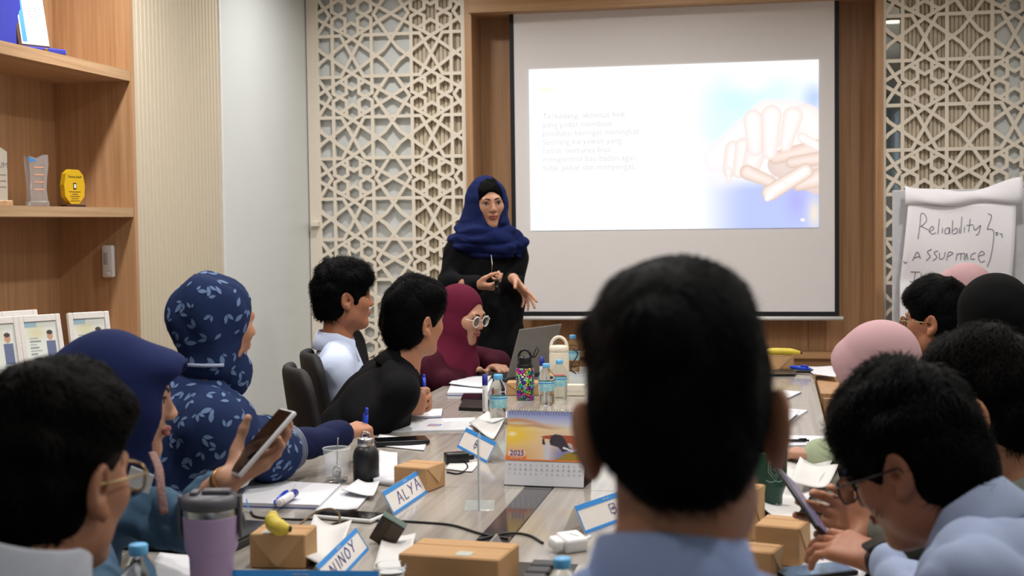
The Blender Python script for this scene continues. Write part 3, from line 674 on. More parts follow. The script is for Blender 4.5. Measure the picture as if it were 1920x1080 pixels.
    if hijab is not None:
        hj = Sdf(); hk = hijab; w = hk.get('w', 1.)
        hj.ell(T(0, -.018, .03), np.array([.088, .110, .104])*w, R, .02); hj.ell(T(0, .0, -.055), np.array([.078, .092, .095])*w, R, .04)
        if hk.get('drape', True):
            hj.cap(T(0, -.02, -.08 if not hk.get('tent') else -.01), N+rt_*hk.get('tent', 0), .082 if not hk.get('tent') else .098, .095 if not hk.get('tent') else .128, .05); hj.ell(N-up*hk.get('cd', .07)+fwd*.02, (.178*hk.get('cw', 1), .13, hk.get('ch', .11)), Rt, .05)
            if hk.get('front', True): hj.ell(N-up*.13+fwd*.085, (.12, .06, .12), Rt, .05)
            for (a_, b_, c_), rr in hk.get('wrap', []): hj.ell(N+rt_*a_+fwd*b_+up*c_, rr, Rt, .025)
        for q in hk.get('extra', []): hj.ell(T(*q[0]), q[1], R, .03)
        fo = hk.get('face', (.058, .088, .080)); fz = hk.get('fz', 0.)
        hj.ell(T(0, .120+hk.get('fy', 0), -.002+fz), fo, R, .008, -1); hj.ell(T(0, .118+hk.get('fy', 0)*.5, -.055), hk.get('jaw', (.050, .080, .060)), R, .012, -1)
        fa, ff = hk.get('fold', (.003, 45)); f0_ = folds(seed+9, fa, ff, hk.get('st', (1, 1, .55))); zc = T(0, 0, -.085)[2]; km = hk.get('mask', 1.)
        hj.noise = f0_ if km == 1. else (lambda p_: f0_(p_)*(km+(1-km)*np.clip((zc+.02-p_[:, 2])/.05, 0, 1))); hj.namp = fa*2
        hjo = sdfobj('headscarf', hj, hk.get('res', .006), hk['mat'], e, base)
    else: hjo = None
    if face: face_parts(e, base, H, R, hijab is None or True, hs)
    if legs and not stand:
        l = Sdf(); f0 = Rt0[:, 1]; r0 = Rt0[:, 0]; l.ell(P-np.array([0, 0, .01]), (.17, .15, .085), Rt0, .04)
        for sg in (-1, 1):
            hp = P+r0*sg*.09; kn = P+f0*.42+r0*sg*.11+np.array([0, 0, -.02]); an = kn*np.array([1, 1, 0])+np.array([0, 0, .09])-f0*.03
            l.cap(hp, kn, .082, .064, .03); l.cap(kn, an, .062, .05, .02)
            shs = Sdf(); shs.cap(an-f0*.03+[0, 0, -.045], an+f0*.14+[0, 0, -.052], .042, .034, .02); shs.cap(an, an-[0, 0, .04], .04, .042, .02); shs.plane([0, 0, .003], [0, 0, -1], .003)
            sdfobj('shoe', shs, .012, M_SHOE, e, base)
        sdfobj('trousers', l, .014, M_TROU, e, base)
    if stand:
        for sg in (-1, 1):
            an = np.array([P[0], P[1], .05])+rt_*sg*.09+fwd*.12; shs = Sdf(); shs.cap(an, an+fwd*.12, .038, .032, .02); shs.plane([0, 0, .002], [0, 0, -1], .003); sdfobj('shoe', shs, .01, M_SHOE, e, base)
    d = dict(e=e, base=base, H=H, R=R, T=T, N=N, P=P, up=up, fwd=fwd, rt=rt_, sh=sh, A=A, hand=HI, body=body, hijab=hjo, hs=hs); PEOPLE[key] = d; return d
D = dep
# --- man at the near table end, seen from behind
M_LBLUE = cloth('pale_blue_cotton', (154, 172, 216), var=.05, scale=12)
p = person('center', 'person seen from behind with round black hair and pale blue collared shirt', D(1277, 800, 1.17), -4, 0, -4, (-.08, .98), -4, M_LBLUE, M_SKIN,
           hair=dict(nape=-.068, nk=.065, low=(.045, .052, .046), top=.022, side=-.001, n=7000, L=.03, lift=.001, swirl=.35, wild=.25), rb=.004, rh=.004, neckoff=(-.017, -.03, -.115), ndrop=.02, seed=3, es=1.03, jx=.034, sh_drop=.085, wr_amp=.006, wr_freq=45)
collar(p['e'], p['base'], p['N']+p['up']*.008, p['up'], p['fwd'], M_LBLUE, r=.058, ry=.060, h=.038, drop=.03, fall=.04)
# --- man at the left of the near table end
M_WHSH = cloth('white_cotton', (206, 210, 220)); M_DKJ = cloth('black_jacket_cloth', (20, 20, 24))
p = person('leftman', 'person with short dark hair and thin-rimmed glasses, white collar over black jacket', D(98, 900, 1.66), 12, -4, 2, (-1.02, 1.42), 5, M_DKJ, M_SKIN,
           hair=dict(nape=-.065, top=.026, side=.003, n=6000, L=.028, mat=M_HAIRB, front=.066), rb=.004, rh=.0045, seed=5, neckoff=(0, -.055, -.085), ndrop=.02)
collar(p['e'], p['base'], p['N']+p['up']*.005, p['up'], p['fwd'], M_WHSH, r=.072, ry=.076, h=.05, drop=.05, fall=.07)
glasses(p['e'], p['base'], p['H'], p['R'], mat('gold_wire', (150, 130, 90), .3, 1), 'square')
# --- woman in navy headscarf with phone
M_NAVYH = cloth('navy_headscarf', (32, 42, 84), var=.05, scale=6); M_DENIM = cloth('denim_blouse', (74, 100, 124), bump=.5)
wr = D(426, 900, 2.42)
p = person('navy', 'person in plain navy headscarf and denim blouse looking down at a phone', D(220, 748, 2.62), 70, -4, 0, (-1.52, 2.34), 68, M_DENIM, M_SKINL, fem=True, hijab=dict(mat=M_NAVYH, w=1.0, extra=[((0, .066, .062), (.066, .066, .040)), ((0, -.085, .02), (.065, .06, .065)), ((0, .03, -.01), (.074, .078, .085)), ((0, -.01, -.125), (.064, .075, .06)), ((0, -.03, -.17), (.072, .075, .05))], fold=(.003, 34), face=(.050, .075, .080), fy=.008, jaw=(.046, .075, .064), drape=False), face=True,
           arms={'L': (D(345, 985, 2.52), wr), 'R': (D(200, 1120, 2.3), D(300, 1160, 2.3))}, hands={'L': dict(f=RT*.75+UP*.5+FW*.2, n=-RT*.55+UP*.55-FW*.5, pose=[(4, 20, 40), (6, 24, 42), (8, 26, 42), (10, 28, 42)], thumb=(.75, .45, .5), tcurl=8, s=.9)}, rb=.004, seed=7, sleeve=.64, wr_amp=.009, wr_freq=50)
# --- woman in leaf print
M_LEAFB = cloth('leaf_print_ground', (34, 48, 84), var=.10, scale=5); M_LEAF = cloth('leaf_print', (104, 126, 164)); M_NSLV = cloth('navy_sleeve', (28, 34, 66))
def cape4(c, N, P, up, fwd, rt_, sh, A, Rt):
    c.ell(N-up*.19-fwd*.01, (.175, .125, .20), Rt, .05); c.ell(P+up*.10, (.20, .16, .22), Rt, .06)
    for q in 'RL': c.cap(sh[q], A[q][0]*.92+sh[q]*.08, .060, .064, .07)
wr = D(645, 812, 3.72)
p = person('leaf', 'person in navy headscarf and cape printed with pale leaves, writing with blue pen', D(403, 608, 3.42), 38, 0, 4, (-1.60, 3.10), 48, M_LEAFB, M_SKIN, fem=True, hijab=dict(mat=M_LEAFB, w=.98, drape=False, extra=[((0, -.02, -.105), (.068, .072, .04)), ((0, .045, -.12), (.055, .055, .075))], fold=(.0055, 46)),
           arms={'R': (D(508, 848, 3.50), wr), 'L': (D(430, 850, 3.85), D(500, 880, 3.9))}, hands={'R': dict(f=D(690, 800, 3.80)-wr, n=(.0, .3, -.9), pose='pen')}, cape=cape4, rb=.0045, seed=11, wr_amp=.011, wr_freq=36, sleeve=.10, shw=.155)
def leaves(obj, base, parent, n, seed, size, m):
    me = obj.data; bv = BVHTree.FromPolygons([v.co.copy() for v in me.vertices], [tuple(q.vertices) for q in me.polygons]); r = random.Random(seed); b = MB(); pts = []
    vs = me.vertices
    tries = 0
    while len(pts) < n and tries < n*40:
        tries += 1; v = vs[r.randrange(len(vs))]
        if any((v.co-q).length < size*1.25 for q in pts): continue
        pts.append(v.co.copy()); nn = v.normal; a = r.random()*6.28; t = nn.orthogonal().normalized(); t = Matrix.Rotation(a, 3, nn) @ t
        for s_, off in ((1, 0),)+(((.8, .9),) if r.random() < .55 else ())+(((.6, -.9),) if r.random() < .25 else ()):
            tt = Matrix.Rotation(off, 3, nn) @ t; bb = nn.cross(tt); l = size*s_*(.75+.5*r.random()); w_ = l*.42; vv = []
            for k in range(7):
                x = k/6; y = math.sin(math.pi*x**.85)*w_*.5
                vv += [(x, -y), (x, y)] if 0 < k < 6 else [(x, 0)]
            P3 = []
            for (x, y) in vv:
                q = v.co+tt*(x*l+.004)+bb*y; h = bv.find_nearest(q)
                P3.append(h[0]+h[1]*.0013)
            Fc = [(0, 1, 2)]+[(1+2*k, 3+2*k, 4+2*k, 2+2*k) for k in range(4)]+[(9, 11, 10)]
            b.add(P3, Fc)
    return tag(b.build('leaf_print', m, parent, True), kind='stuff')
bl = [o for o in p['e'].children if o.name.startswith('blouse')][0]
leaves(bl, p['base'], p['e'], 620, 4, .027, M_LEAF); leaves(p['hijab'], p['base'], p['e'], 150, 6, .025, M_LEAF)
Rw = p['A']['R']; s4 = Sdf(); d_ = nrm(Rw[1]-Rw[0]); s4.cap(Rw[0], Rw[0]+(Rw[1]-Rw[0])*.95, .047, .036, .01); s4.noise = folds(77, .004, 60); sdfobj('inner_sleeve', s4, .006, M_NSLV, p['e'], p['base'])
b = MB()
for k in range(3):
    c0 = Rw[0]+d_*(.046+.013*k)-p['base']; fr = frame(c0, *[np.cross(d_, [0, 0, 1]), [0, 0, 1]]); x_ = nrm(np.cross(d_, [0, 0, 1])); y_ = np.cross(x_, d_)
    b.tube([c0+x_*math.cos(a)*(.062-.004*k)+y_*math.sin(a)*(.062-.004*k) for a in np.linspace(0, 6.283, 24, endpoint=False)], .007, 8, closed=True)
b.build('sleeve_cuff', mat('grey_satin_cuff', (96, 104, 122), .35, var=.1), p['e'], True)
b = MB(); b.tube([p['T'](x*.080, y*.090-.012, -.092)-p['base'] for x, y in [(math.sin(a), -math.cos(a)) for a in np.linspace(-1.5, 1.5, 20)]], .005, 6); b.build('scarf_tie', mat('pale_blue_tie', (170, 182, 204), .6), p['e'], True)
# --- man in white shirt
p = person('white', 'person with tousled black hair in pale blue-white shirt beside the lattice', D(645, 560, 5.1), 60, 2, 0, (-1.66, 4.88), 70, cloth('pale_shirt', (198, 210, 236), scale=10), M_SKIND, hair=dict(nape=-.062, top=.034, side=.010, n=3500, L=.034, lift=.006, wild=.6, front=.072, fwd=.01), rb=.0055, rc=.010, seed=13, neckoff=(0, -.035, -.12), ndrop=.04, wr_amp=.004, wr_freq=50)
collar(p['e'], p['base'], p['N'], p['up'], p['fwd'], cloth('pale_shirt', (0, 0, 0)))
# --- man in black jacket, hands clasped
wr = D(745, 764, 4.50); wl_ = D(770, 752, 4.66)
p = person('jacket', 'person in black jacket leaning on the table with clasped hands', D(777, 602, 4.5), 38, 0, 6, (-1.50, 4.2), 62, cloth('black_jacket', (17, 17, 20), wr_amp=0) if False else cloth('black_jacket', (11, 11, 13)), M_SKIN, hair=dict(nape=-.07, top=.034, side=.009, n=3500, L=.028, front=.064), rb=.0045, rc=.009, seed=17,
           arms={'R': (D(690, 792, 4.33), wr), 'L': (D(770, 755, 4.95), wl_)}, hands={'R': dict(f=(.85, .45, .12), n=(-.35, .75, .2), pose='fist', tcurl=15), 'L': dict(f=(.8, -.5, .15), n=(-.3, -.8, -.1), pose='grip')}, wr_amp=.011, wr_freq=36, thick=1.06, neckoff=(0, -.045, -.11), ndrop=.045)
collar(p['e'], p['base'], p['N']-p['up']*.005, p['up'], p['fwd'], cloth('black_jacket', (0, 0, 0)), r=.07, ry=.072, h=.035)
# --- woman in maroon headscarf with laptop
M_MAR = cloth('maroon_headscarf', (92, 26, 48), var=.06, scale=8); M_MARD = cloth('dark_maroon_dress', (60, 18, 32), var=.08, scale=8)
wr = D(868, 696, 5.75)
p = person('maroon', 'person in maroon headscarf and round clear glasses typing on a laptop', D(866, 590, 5.75), 112, -14, 0, (-1.58, 5.7), 92, M_MARD, M_SKINL, fem=True, hijab=dict(mat=M_MAR, w=.97, fold=(.003, 34), ch=.13, cd=.08), face=True, rb=.0045, rc=.009,
           arms={'R': (D(836, 718, 5.6), wr), 'L': (D(935, 680, 6.1), D(920, 688, 6.0))}, hands={'R': dict(f=D(915, 690, 5.85)-wr, n=(.05, 0, -1), pose='type'), 'L': dict(f=(.6, -.6, 0), n=(0, 0, -1), pose='type')}, seed=19, wr_amp=.010, wr_freq=38)
glasses(p['e'], p['base'], p['H'], p['R'], mat('clear_frame', (222, 222, 220), .15, var=0), 'round', tl=0)
# --- presenter
M_ABA = cloth('black_dress_cloth', (15, 15, 17)); M_RBLUE = cloth('royal_blue_scarf', (23, 33, 78), var=.06, scale=8)
wr = D(893, 534, 6.32); wl_ = D(962, 523, 6.36)
Hp = D(914, 381, 6.55)
p = person('presenter', 'person standing in blue headscarf and black dress, gesturing beside projection screen', Hp, 153, -4, 4, (D(902, 600, 6.55)[0], 6.50), 152, M_ABA, M_SKINL, fem=True, stand=True, face=True, hs=1.02,
           hijab=dict(mat=M_RBLUE, w=1.0, fold=(.011, 56), st=(.45, .45, 1.5), mask=.15, tent=.03, face=(.067, .098, .118), fy=-.016, fz=.034, ch=.05, cd=.02, cw=.78, front=False, wrap=[((.0, .05, -.005), (.125, .09, .055)), ((.09, .03, -.03), (.10, .09, .05)), ((-.03, .10, -.05), (.09, .05, .06)), ((-.13, .06, -.05), (.06, .05, .055)), ((.13, -.02, -.04), (.06, .07, .045))], res=.005), rb=.0042, rc=.009,
           arms={'R': (D(838, 528, 6.52), wr), 'L': (D(965, 548, 6.62), wl_)}, hands={'R': dict(f=(.95, -.2, -.1), n=(.1, .3, .95), pose=[(30, 30, 20), (45, 50, 30), (55, 60, 35), (60, 60, 40)], thumb=(.8, .3, .6), s=.95), 'L': dict(f=(.55, -.15, -.62), n=(-.6, -.45, -.5), pose='open', s=.98, spread=9, thumb=(.25, .9, .3))}, seed=23, wr_amp=.009, wr_freq=34, neckoff=(0, -.03, -.12), ndrop=.03, sleeve=.93, arm_r=1.1, sh_drop=.085, shw=.142, thick=.92)
T = p['T']; h2 = Sdf(); h2.ell(T(0, -.008, .035), (.080, .101, .095), p['R'], .02); h2.ell(T(0, .112, -.022), (.067, .072, .092), p['R'], .006, -1); h2.plane(T(0, 0, .0), p['R']@np.array([0, 0, -1.]), .01); h2.noise = folds(3, .0015, 160)
sdfobj('hair', h2, .004, M_HAIR, p['e'], p['base'])
# --- right side
M_GREYG = cloth('grey_green_shirt', (122, 126, 116)); M_SHB = cloth('pale_blue_shirt', (150, 162, 190), scale=14)
wr = D(1662, 992, 2.45)
p = person('rman14', 'person in grey-green shirt with thick dark hair, holding a lit phone', D(1848, 768, 2.42), -66, -8, 0, (.60, 2.42), -75, M_GREYG, M_SKIN, hair=dict(nape=-.06, top=.030, side=.003, n=5000, L=.034, mat=M_HAIRB, lift=.005, wild=.5), rb=.0042, seed=29,
           arms={'L': (D(1800, 1010, 2.4), wr)}, hands={'L': dict(f=(-.88, .22, .32), n=(-.15, -.9, .15), pose=[(18, 30, 22), (22, 34, 24), (26, 38, 26), (30, 40, 26)], thumb=(.72, .45, .5), tcurl=14)}, neckoff=(0, -.04, -.12), ndrop=.05)
collar(p['e'], p['base'], p['N'], p['up'], p['fwd'], M_GREYG)
wr = D(1650, 1050, 2.28)
H15 = D(1716, 872, 1.96)
p = person('rman15', 'person bending over the table in pale blue shirt, dark-rimmed glasses and black watch', H15, -61, -24, 0, (.62, 1.78), -72, M_SHB, M_SKIND, hair=dict(nape=-.065, top=.044, side=.008, n=7000, L=.034, lift=.004, wild=.45, front=.066), rb=.0038, rh=.004, seed=31,
           arms={'L': (D(1770, 1150, 2.02), wr)}, hands={'L': dict(f=D(1520, 1005, 2.40)-wr, n=(.0, .45, -.9), pose=[(10, 22, 16), (12, 26, 18), (15, 28, 18), (18, 30, 20)], thumb=(.85, .4, .3), spread=3)}, neckoff=(.0, -.06, -.10), ndrop=.02, hs=.93, sleeve=.78, face=True, wr_amp=.010, wr_freq=40)
collar(p['e'], p['base'], p['N']-p['up']*.0, p['up'], p['fwd'], M_SHB, r=.07, ry=.07)
glasses(p['e'], p['base'], p['H'], p['R'], mat('dark_rim', (22, 18, 16), .3), 'square', s=.98)
M_PINK = cloth('pink_headscarf', (182, 147, 151), var=.04, scale=8); M_LGRN = cloth('light_green_blouse', (164, 176, 146))
wr = D(1540, 853, 3.62)
p = person('pink', 'person in dusty pink headscarf and light green blouse bending over the table', D(1642, 706, 3.55), -70, -16, 0, (.55, 3.55), -78, M_LGRN, M_SKINL, fem=True, hijab=dict(mat=M_PINK, w=.98, fold=(.003, 30), extra=[((0, .055, .035), (.070, .055, .075)), ((0, -.03, .06), (.08, .09, .075))]), rb=.005, rc=.009, rh=.006, seed=37,
           arms={'L': (D(1625, 850, 3.5), wr)}, hands={'L': dict(f=D(1490, 850, 3.66)-wr, n=(0, 0, -1), pose='relax')})
p = person('rman9', 'person in profile with wire glasses and short black hair before the flip chart', D(1756, 604, 4.5), -66, 0, 0, (.68, 4.72), -70, cloth('olive_shirt', (92, 92, 84)), M_SKIND, hair=dict(nape=-.06, top=.034, side=.008, n=3000, L=.03, front=.058), rb=.005, rc=.010, seed=41, face=True, neckoff=(0, -.035, -.12), ndrop=.04)
glasses(p['e'], p['base'], p['H'], p['R'], mat('gold_wire', (0, 0, 0)), 'square')
M_BLKH = cloth('black_headscarf', (9, 9, 10))
p = person('black10', 'person in black headscarf seated before the flip chart', D(1858, 598, 4.1), -48, 0, 0, (.80, 4.22), -60, M_BLKH, M_SKIN, fem=True, hijab=dict(mat=M_BLKH, w=1.05, fold=(.003, 30), ch=.16, cd=.1, cw=1.1), rb=.006, rc=.010, seed=43)
p = person('pink11', 'person in pink headscarf mostly hidden behind black headscarf', D(1800, 560, 5.0), -55, 0, 0, (.80, 5.16), -65, cloth('rose_blouse', (190, 150, 152)), M_SKINL, fem=True, hijab=dict(mat=M_PINK, w=.98), rb=.006, rc=.010, seed=47)
# ------------------------------------------------------------------ conference table
TX0, TX1, TY0, TY1, TZ = -1.342, .166, 1.92, 6.15, .75
M_TOP = wood('pale_streaked_laminate', (134, 128, 120), (174, 167, 159), .12, 'Y', .55, .3)
M_EDGE = mat('table_edge', (120, 108, 96), .4); M_INLAY = mat('dark_inlay', (58, 56, 58), .08, var=.05)
tb = empty('conference_table', ((TX0+TX1)/2, (TY0+TY1)/2, 0), 0, 'long pale grey wood conference table with dark centre strip', 'table'); tbl = np.array(tb.location)
def tp(name, m, x0, x1, y0, y1, z0, z1, bv=.002):
    c, d = span(x0, x1, y0, y1, z0, z1); return MB().bbox(np.array(c)-tbl, d, bv, 1).build(name, m, tb)
ys = [TY0, 3.30, 4.93, TY1]
for i in range(3):
    for x0, x1 in ((TX0, -.622), (-.548, TX1)): tp('top_slab', M_TOP, x0, x1, ys[i]+.0008, ys[i+1]-.0008, TZ-.03, TZ)
    tp('inlay_strip', M_INLAY, -.6215, -.5485, ys[i]+.0008, ys[i+1]-.0008, TZ-.03, TZ)
tp('under_frame', M_EDGE, TX0+.03, TX1-.03, TY0+.03, TY1-.03, TZ-.07, TZ-.03)
for y in (2.5, 4.0, 5.6): tp('pedestal', M_OAK, -.80, -.40, y-.22, y+.22, 0, TZ-.07)
# ------------------------------------------------------------------ chairs
M_CHAIR = mat('black_chair_fabric', (17, 17, 19), .7, var=.1, bump=.3, bscale=600); M_CHROME = mat('dark_metal', (60, 60, 64), .35, 1)
def make_chair():
    e = empty('office_chair', (0, 0, 0), 0, 'x', 'chair')
    MB().bbox((0, .0, .415), (.46, .44, .055), .025, 3).build('seat', M_CHAIR, e, True)
    def bk(u, v):
        x = (u-.5)*2; z = .50+v*.46; w_ = .225*(1-.10*v)*(1-.35*max(0, (v-.8)/.2)**3); return (x*w_, -.25-.06*v+.06*x*x*(1-v*.3), z)
    f = MB(); f.grid(bk, 14, 12); o = f.build('backrest', M_CHAIR, e, True)
    md = o.modifiers.new('s', 'SOLIDIFY'); md.thickness = .035; md.offset = 0
    md = o.modifiers.new('b', 'SUBSURF'); md.levels = 1; md.render_levels = 1
    for sx in (-1, 1):
        MB().tube([(sx*.20, .18, .40), (sx*.22, .20, .0)], .011, 8).build('leg', M_CHROME, e, True)
        MB().tube([(sx*.19, -.27, .62), (sx*.20, -.20, .38), (sx*.22, -.24, .0)], .011, 8).build('leg', M_CHROME, e, True)
    MB().tube([(-.20, .17, .385), (.20, .17, .385)], .010, 8).build('seat_rail', M_CHROME, e, True)
    return e
ch = None
CHL = {'center': 'black chair under the person in pale blue collared shirt at the table end', 'leftman': 'black chair under the person with white collar and thin-rimmed glasses', 'navy': 'black chair under the person in plain navy headscarf',
      'leaf': 'black chair under the person in leaf-print cape', 'white': 'black chair behind the person in pale blue-white shirt', 'jacket': 'black chair with rounded back behind the person in black jacket', 'maroon': 'black chair under the person in maroon headscarf',
      'rman14': 'black chair under the person in grey-green shirt', 'rman15': 'black chair under the person in pale blue shirt and black watch', 'pink': 'black chair under the person in dusty pink headscarf and green blouse', 'rman9': 'black chair under the person in wire glasses by the flip chart', 'black10': 'black chair under the person in black headscarf', 'pink11': 'black chair under the person hidden behind the black headscarf'}
for key, lab in CHL.items():
    P = PEOPLE[key]; f = P['fwd']; f = nrm([f[0], f[1], 0]); lo = P['P']-f*.02; rz = math.atan2(-f[0], f[1])
    if key in ('jacket', 'white'):
        q = dep(556, 745, 4.45) if key == 'jacket' else dep(585, 708, 4.95); yw = math.radians(62 if key == 'jacket' else 66); f = np.array([math.sin(yw), math.cos(yw), 0]); lo = q+f*.28; rz = -yw
    Mx = TR((lo[0], lo[1], 0), rz)
    if ch is None: ch = make_chair(); ch.matrix_world = Mx; ch['label'] = lab; ch['group'] = 'black meeting chairs'
    else: dup(ch, Mx, lab)
# ------------------------------------------------------------------ placing on the table
TZ0 = .7503
def topxy(u, v, h, z0=TZ0): q = at(u, v, z0+h); return np.array([q[0], q[1], z0])
def gnd(u, v, z=TZ0): return at(u, v, z)
M_KRAFT = mat('kraft_card', (182, 142, 98), .8, var=.06, scale=18, bump=.15, bscale=300, stretch=(1, 4, 4)); M_KRAFTD = mat('kraft_card_fold', (196, 158, 114), .8, var=.06, scale=18)
M_TAPE = mat('clear_tape', (225, 235, 225), .2, alpha=.55, var=0); M_TISS = mat('tissue', (204, 202, 200), .9, var=.02, bump=.3, bscale=60)
def kraft(loc, sz, rz, label, flap='front', tape=None):
    e = empty('kraft_box', loc, rz, label, 'box'); w, d, h = sz
    MB().bbox((0, 0, h/2), (w, d, h), .003, 1).build('body', M_KRAFT, e)
    f = MB(); 
    if flap == 'front': f.add([(-w*.49, -d/2-.0012, h*.985), (w*.49, -d/2-.0012, h*.985), (w*.03, -d/2-.0028, h*.08), (-w*.03, -d/2-.0028, h*.08), (-w*.49, -d/2-.0002, h*.985), (w*.49, -d/2-.0002, h*.985), (w*.03, -d/2-.0002, h*.08), (-w*.03, -d/2-.0002, h*.08)], [(0, 3, 2, 1), (4, 5, 6, 7), (0, 1, 5, 4), (1, 2, 6, 5), (2, 3, 7, 6), (3, 0, 4, 7)])
    elif flap == 'right': f.add([(w/2+.0012, -d*.49, h*.985), (w/2+.0012, d*.49, h*.985), (w/2+.003, d*.1, h*.25), (w/2+.0002, -d*.49, h*.985), (w/2+.0002, d*.49, h*.985), (w/2+.0002, d*.1, h*.25)], [(0, 2, 1), (3, 4, 5), (0, 1, 4, 3), (1, 2, 5, 4), (2, 0, 3, 5)])
    if f.V: f.build('folded_flap', M_KRAFTD, e)
    MB().box((0, .12*d, h+.0004), (w*.98, .0012, .0008)).build('lid_seam', M_KRAFTD, e)
    if tape: MB().bbox((tape[0]*w, tape[1]*d, h+.0008), (tape[2], tape[3], .0012), .0004, 1).build('tape_seal', M_TAPE, e)
    return e
q = gnd(521, 1064); kraft((q[0], q[1]+.035, TZ0), (.112, .09, .068), math.radians(4), 'small kraft box with folded triangular flap and half banana on top', tape=(-.22, -.3, .018, .03))
KB1 = np.array([q[0], q[1]+.035, TZ0])
q = gnd(772, 922); kraft((q[0]+.008, q[1]+.05, TZ0), (.095, .10, .062), math.radians(-14), 'plain kraft box behind the ALYA name card', flap='right')
q = gnd(855, 1100); kraft((q[0]-.002, q[1]+.04, TZ0), (.195, .13, .062), math.radians(-6), 'wide kraft box with clear round seal in front of the table power hatch', flap='', tape=(.12, -.3, .03, .03))
q = gnd(1458, 1062); KB2 = q; kraft((q[0]+.01, q[1]+.05, TZ0), (.088, .10, .078), math.radians(-14), 'kraft box with folded side flap under the green tumbler', flap='right')
q5 = gnd(1424, 1088); kraft((q5[0]-.004, q5[1]+.03, TZ0), (.078, .07, .056), math.radians(-16), 'low kraft box in front of the box under the green tumbler', flap='right')
q5 = gnd(1400, 1016); kraft((q5[0]-.004, q5[1]+.045, TZ0), (.06, .08, .108), math.radians(-20), 'tall kraft box standing beside the blue collar of the seated person', flap='right')
q = gnd(978, 742); kraft((q[0], q[1]+.05, TZ0), (.13, .09, .05), math.radians(8), 'kraft box behind the patterned flask', flap='front')
q = gnd(1470, 693); kraft((q[0]-.02, q[1]+.02, TZ0), (.12, .09, .062), math.radians(-6), 'kraft box carrying a whole yellow banana', flap='front'); KB3 = np.array([q[0]-.02, q[1]+.02, TZ0])
# bananas
M_BAN = mat('banana_peel', (206, 184, 62), .5, var=.12, scale=30); M_BROWN = mat('banana_tip', (62, 48, 24), .7)
def banana(loc, rz, pts, r, label, tilt=0):
    e = empty('banana', loc, rz, label, 'banana'); P = bez(pts, 6); n = len(P); b = MB(); V = []
    b.tube(P, r, 8)
    for i in range(n):
        t = i/(n-1); k = .45+.55*min(1, 4*t, 4*(1-t))
        for j in range(8):
            v = Vector(b.V[i*8+j]); c = V3(P[i]); b.V[i*8+j] = tuple(c+(v-c)*k)
    b.build('peel', M_BAN, e, True)
    MB().tube([P[-1]-(P[-1]-P[-2])*.3, P[-1]+(P[-1]-P[-2])*1.2], r*.46, 8, r2=r*.3).build('tip', M_BROWN, e, True); MB().tube([P[0], P[0]-(P[1]-P[0])*.5], r*.44, 8, r2=r*.3).build('stem', M_BROWN, e, True)
    return e
q = at(521, 1000, TZ0+.068); banana((q[0], q[1], TZ0+.068), 0, [(-.014, .012, .040), (-.012, .004, .026), (-.002, -.008, .017), (.014, -.014, .014), (.030, -.014, .013)], .0165, 'half yellow-green banana with brown spots lying on the small kraft box')
banana((KB3[0]+.02, KB3[1]-.02, TZ0+.062), 0, [(-.10, .0, .016), (-.04, -.01, .02), (.02, -.012, .019), (.07, 0, .014)], .016, 'whole yellow banana lying on the kraft box at the far table end')
# bottles
def water_bottle(loc, label, h=.165, r=.029, water=.6, group=None):
    e = empty('water_bottle', loc, 0, label, 'bottle'); s = h/.165
    prof = [(.0, 0), (r*.85, 0), (r, .006*s), (r*.97, .03*s), (r, .036*s), (r*.95, .045*s), (r, .052*s), (r, .098*s), (r*.96, .104*s), (r, .110*s), (r*.9, .124*s), (r*.55, .143*s), (.0125*s, .147*s), (.0125*s, .155*s)]
    MB().lathe(prof, n=28, cap=False).build('body', M_PET, e, True)
    MB().lathe([(r+.0006, .056*s), (r+.0008, .058*s), (r+.0008, .093*s), (r+.0006, .095*s)], n=28, cap=False).build('label_band', mat('bottle_label', (150, 200, 236), .4, var=.35, scale=60), e, True)
    MB().lathe([(r+.0012, .0865*s), (r+.0012, .0905*s)], n=28, cap=False).build('label_stripe', M_BLUE, e, True)
    MB().lathe([(.0145*s, .149*s), (.0152*s, .151*s), (.0152*s, .164*s), (.0138*s, .166*s), (.0005, .1665*s)], n=24).build('cap', mat('light_blue_cap', (100, 176, 226), .4), e, True)
    return e
water_bottle(topxy(259, 1020, .166), 'clear water bottle with light blue cap beside the lavender tumbler')
water_bottle(topxy(934, 702, .166), 'clear water bottle with light blue cap beside the upright whiteboard marker')
water_bottle(topxy(1024, 682, .150), 'short clear water bottle with blue cap beside the patterned flask', h=.15)
water_bottle(topxy(1034, 678, .150)+np.array([.02, .06, 0]), 'clear water bottle in front of the cream bottle', h=.15)
water_bottle(topxy(1074, 628, .166), 'clear water bottle standing behind the cream bottle with ring handle')
water_bottle(topxy(1054, 1047, .150), 'clear water bottle beside the white charger and table hatch', h=.15)
e = empty('plastic_cup', gnd(735, 1115), 0, 'crumpled clear plastic cup in front of the NINOY name card', 'cup'); MB().lathe([(.022, 0), (.024, .003), (.025, .012), (.022, .016), (.026, .03), (.023, .034), (.027, .05), (.0285, .052)], n=18, cap=False).build('wall', M_PET, e, True); MB().lathe([(.0285, .052), (.03, .054), (.0285, .056)], n=18, cap=False).build('rim', M_PET, e, True)
